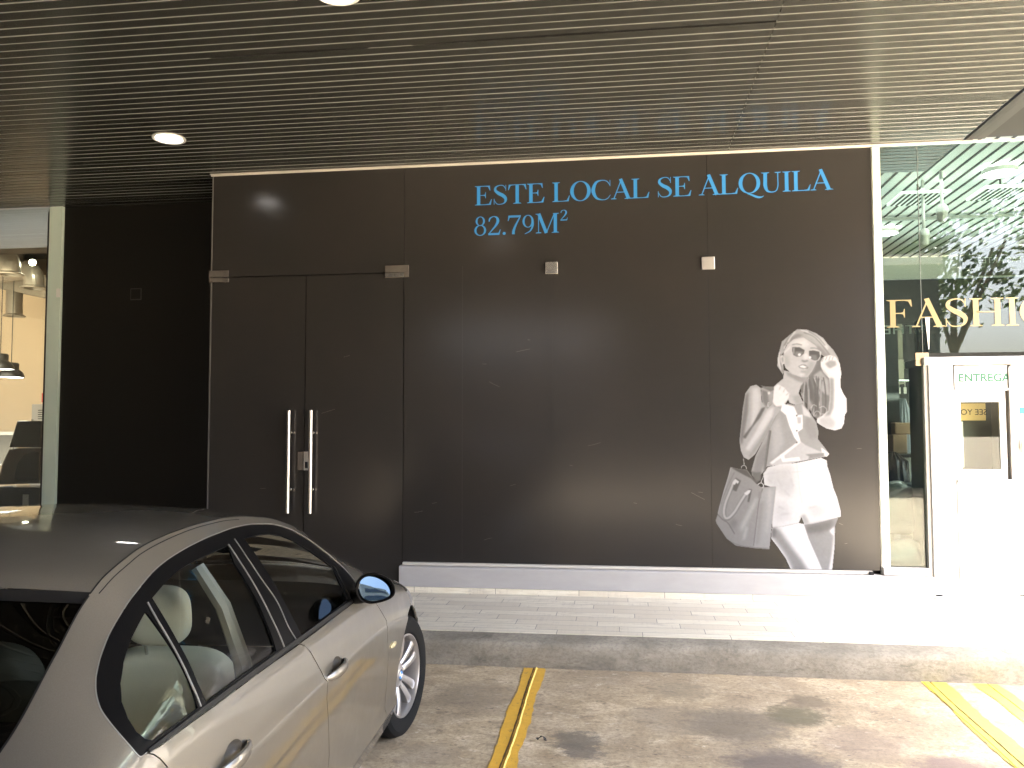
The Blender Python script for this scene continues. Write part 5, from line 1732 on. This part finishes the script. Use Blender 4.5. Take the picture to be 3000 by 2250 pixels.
# ---- wheels: five twin spokes
def wheel(side, u, steer, first=[None]):
    if first[0] is None:
        t = MB()
        prof = [(.216, -.085), (.232, -.100), (.262, -.108), (.292, -.106), (.312, -.092), (.322, -.070), (.3245, -.04), (.318, -.038), (.318, -.033), (.325, -.031), (.325, .0), (.319, .002), (.319, .007), (.325, .009), (.3245, .04), (.322, .07), (.312, .092), (.292, .106), (.262, .108), (.232, .10), (.216, .085)]
        t.lathe(prof, (0, 0, 0), 'X', 72)
        ty = t.build('wheel', m_tyre, smooth=True, auto=28)
        rm = MB()
        rm.lathe([(.222, .086), (.221, .094), (.214, .096), (.209, .088), (.205, .070), (.200, .0), (.198, -.09), (.216, -.098), (.222, -.09)], (0, 0, 0), 'X', 64)
        rm.lathe([(.0, .066), (.030, .066), (.040, .060), (.062, .056), (.070, .046), (.074, .02)], (0, 0, 0), 'X', 40)
        for k in range(5):
            for s in (-1, 1):
                a = R(90 + 72 * k)
                ra, rb = .052, .207
                A0, A1 = a + s * .30, a + s * .215
                pts = []
                for q in range(9):
                    tt = q / 8
                    rr = ra + (rb - ra) * tt
                    an = A0 + (A1 - A0) * tt ** .8
                    wd = .0165 + .0065 * tt + .012 * max(0, tt - .75)
                    dep = .052 + .020 * math.sin(tt * 2.0) + .008 * tt
                    cx, cy = rr * math.cos(an), rr * math.sin(an)
                    tx, ty_ = -math.sin(an), math.cos(an)
                    for e, hx in ((-1, -.007), (-.55, 0), (.55, 0), (1, -.007), (.9, -.04), (-.9, -.04)):
                        pts.append((dep + hx, cx + tx * wd * e, cy + ty_ * wd * e))
                fs = [(q * 6 + j, q * 6 + (j + 1) % 6, (q + 1) * 6 + (j + 1) % 6, (q + 1) * 6 + j) for q in range(8) for j in range(6)]
                rm.add(pts, fs)
        rim = rm.build('rim', m_alloy, smooth=True, auto=40)
        bolts = MB()
        for k in range(5):
            a = R(126 + 72 * k)
            bolts.lathe([(0, .055), (.009, .055), (.011, .048)], (0, .056 * math.cos(a), .056 * math.sin(a)), 'X', 10)
        bo_ = bolts.build('wheel_bolt', m_void, smooth=True)
        ds = MB().lathe([(.06, -.02), (.152, -.02), (.152, -.035), (.06, -.035)], (0, 0, 0), 'X', 40).lathe([(.0, -.01), (.075, -.01), (.08, -.03)], (0, 0, 0), 'X', 30).build('brake_disc', m_disc, smooth=True)
        cp = MB()
        m_bl, m_wh = mat('badge_blue', (.02, .22, .62), .3, coat=.5), mat('badge_white', (.85, .85, .85), .3, coat=.5)
        cp.lathe([(.0225, .0668), (.0285, .0672), (.0300, .0662), (.0300, .058)], (0, 0, 0), 'X', 36)
        for q in range(4):
            cp.cur = 1 + q % 2
            sec = [(.0675, 0, 0)] + [(.0675, .0222 * math.cos(R(90 * q + 15 * i)), .0222 * math.sin(R(90 * q + 15 * i))) for i in range(7)]
            cp.add(sec, [(0, i, i + 1) for i in range(1, 7)])
        cap = cp.build('hub_cap', [mat('badge_ring', (.05, .05, .055), .3), m_bl, m_wh])
        first[0] = (ty, [rim, bo_, ds, cap])
        w, kids = ty, first[0][1]
        for c in kids: c.parent = ty
    else:
        w = first[0][0].copy()
        COL.objects.link(w)
        for c in first[0][1]:
            c2 = c.copy()
            COL.objects.link(c2)
            c2.parent = w
    w.parent = car
    w.location = (.764 * side, u, .325)
    w.rotation_euler = (R(11), 0, (R(-steer) if side > 0 else math.pi + R(-steer)))
    return w
wheel(1, 0, 9)
wheel(-1, 0, 9)
wheel(1, -2.76, 0)
wheel(-1, -2.76, 0)
# ------------------------------------------------------------------ what stands behind the camera (seen in glass, paint and the mirror), and added light blockers
m_bwall = mat('charcoal_cladding', (.05, .052, .052), .6, var=.2, vscale=1)
m_bwin = mat('dark_window', (.02, .025, .03), .1)
m_bpale = mat('pale_render', (.62, .60, .56), .7, var=.06, vscale=1)
ob = thing('opposite_building', 'charcoal clad building across the parking lane with dark windows', 'building', (4, -10, 0))
MB().box(-.55, 9.0, -16, -10, 0, 6.4).build('wall', m_bwall, ob)
MB().box(-.6, 9.1, -16.1, -9.9, 6.4, 6.7).build('roof', m_bpale, ob)
for k in range(2):
    MB().box(.2 + 4.5 * k, 3.8 + 4.5 * k, -10.03, -9.99, .5, 2.9).build('window', m_bwin, ob)
tw = thing('distant_tower', 'pale apartment tower with grey window bands far behind the lot', 'building', (44, -41, 0))
MB().box(38, 50, -48, -36, 0, 20.5).build('wall', m_bpale, tw)
m_band = mat('grey_window_band', (.12, .14, .16), .2)
for k in range(6):
    MB().box(39, 49, -35.99, -35.9, 2 + 3.1 * k, 3.6 + 3.1 * k).build('window', m_band, tw)
    MB().box(37.9, 37.99, -47, -37, 2 + 3.1 * k, 3.6 + 3.1 * k).build('window', m_band, tw)
m_bark = mat('bark', (.12, .09, .06), .9, var=.3)
m_leaf = mat('leaf', (.07, .13, .03), .5, var=.4, vscale=3)
def tree(x, y, h, label, seed):
    t = thing('shade_tree', label, 'tree', (x, y, 0), group='trees across the parking lot')
    r2 = random.Random(seed)
    mb = MB().tube([(x, y, 0), (x + .1, y, h * .3), (x + .05, y + .2, h * .6)], [.22, .17, .09], 10)
    for k in range(6):
        a = r2.uniform(0, 6.3)
        mb.tube([(x + .08, y, h * .38), (x + 1.1 * math.cos(a), y + 1.1 * math.sin(a), h * .58), (x + 2.0 * math.cos(a), y + 2.0 * math.sin(a), h * .75)], [.10, .06, .03], 7)
    mb.build('trunk', m_bark, t, smooth=True)
    vs, fs = [], []
    cl = [(r2.gauss(0, 1.3), r2.gauss(0, 1.3), r2.uniform(.5, 1.0) * h) for _ in range(26)]
    for c in cl:
        for _ in range(110):
            p = Vector((x + c[0] + r2.gauss(0, .55), y + c[1] + r2.gauss(0, .55), c[2] + r2.gauss(0, .4)))
            n = Vector((r2.gauss(0, 1), r2.gauss(0, 1), r2.gauss(0, 1))).normalized()
            a = n.orthogonal().normalized() * .17
            b2 = n.cross(a).normalized() * .09
            k = len(vs)
            vs += [p - a, p + b2, p + a, p - b2]
            fs.append((k, k + 1, k + 2, k + 3))
    mb = MB(); mb.keep = True; mb.add(vs, fs)
    mb.build('crown', m_leaf, t)
tree(9.5, -18.0, 11, 'bushy tree across the lot, left of a taller tree', 1)
tree(13.0, -20, 12, 'taller bushy tree across the lot', 2)
m_cast = mat('cast_concrete', (.16, .155, .145), .85, var=.2, vscale=1.5)
gw = thing('light_block_wall', 'added unseen wall that keeps light out on the left and behind', 'wall', (-8, -10, 0))  # unseen walls added to block light from the left and behind
MB().box(-13.3, -13, -10.3, R2 + .3, 0, CZ + .1).build('side_wall', m_cast, gw)
MB().box(-13, -.6, -10.3, -10, 0, CZ + .1).build('rear_wall', m_cast, gw)
c2 = thing('light_block_cover', 'added unseen dark cover that narrows the light from behind', 'canopy', (-5, -8, CZ))  # unseen cover added to limit the sunlit gap behind the camera
MB().box(-13, 3.85, -9.85, -8.8, CZ + .02, CZ + .2).box(-13, -5.0, -8.79, -5.2, CZ + .02, CZ + .2).build('deck', m_soffit, c2)
# a scrap of dry leaf lying beside the amber line
m_scrap = mat('dry_leaf', (.035, .028, .022), .7)
vs = []
for k in range(9):
    a = k / 8 * math.pi * 1.3
    vs += [(-.455 + .030 * math.cos(a), 4.565 + .022 * math.sin(a), .004 + .016 * abs(math.sin(a * 1.4))), (-.455 + .014 * math.cos(a), 4.565 + .010 * math.sin(a), .006 + .022 * abs(math.sin(a)))]
lf = MB().add(vs, [(2 * i, 2 * i + 1, 2 * i + 3, 2 * i + 2) for i in range(8)]).build('dry_leaf', m_scrap)
tag(lf, 'small curled dark leaf on the concrete right of the amber line', 'leaf')
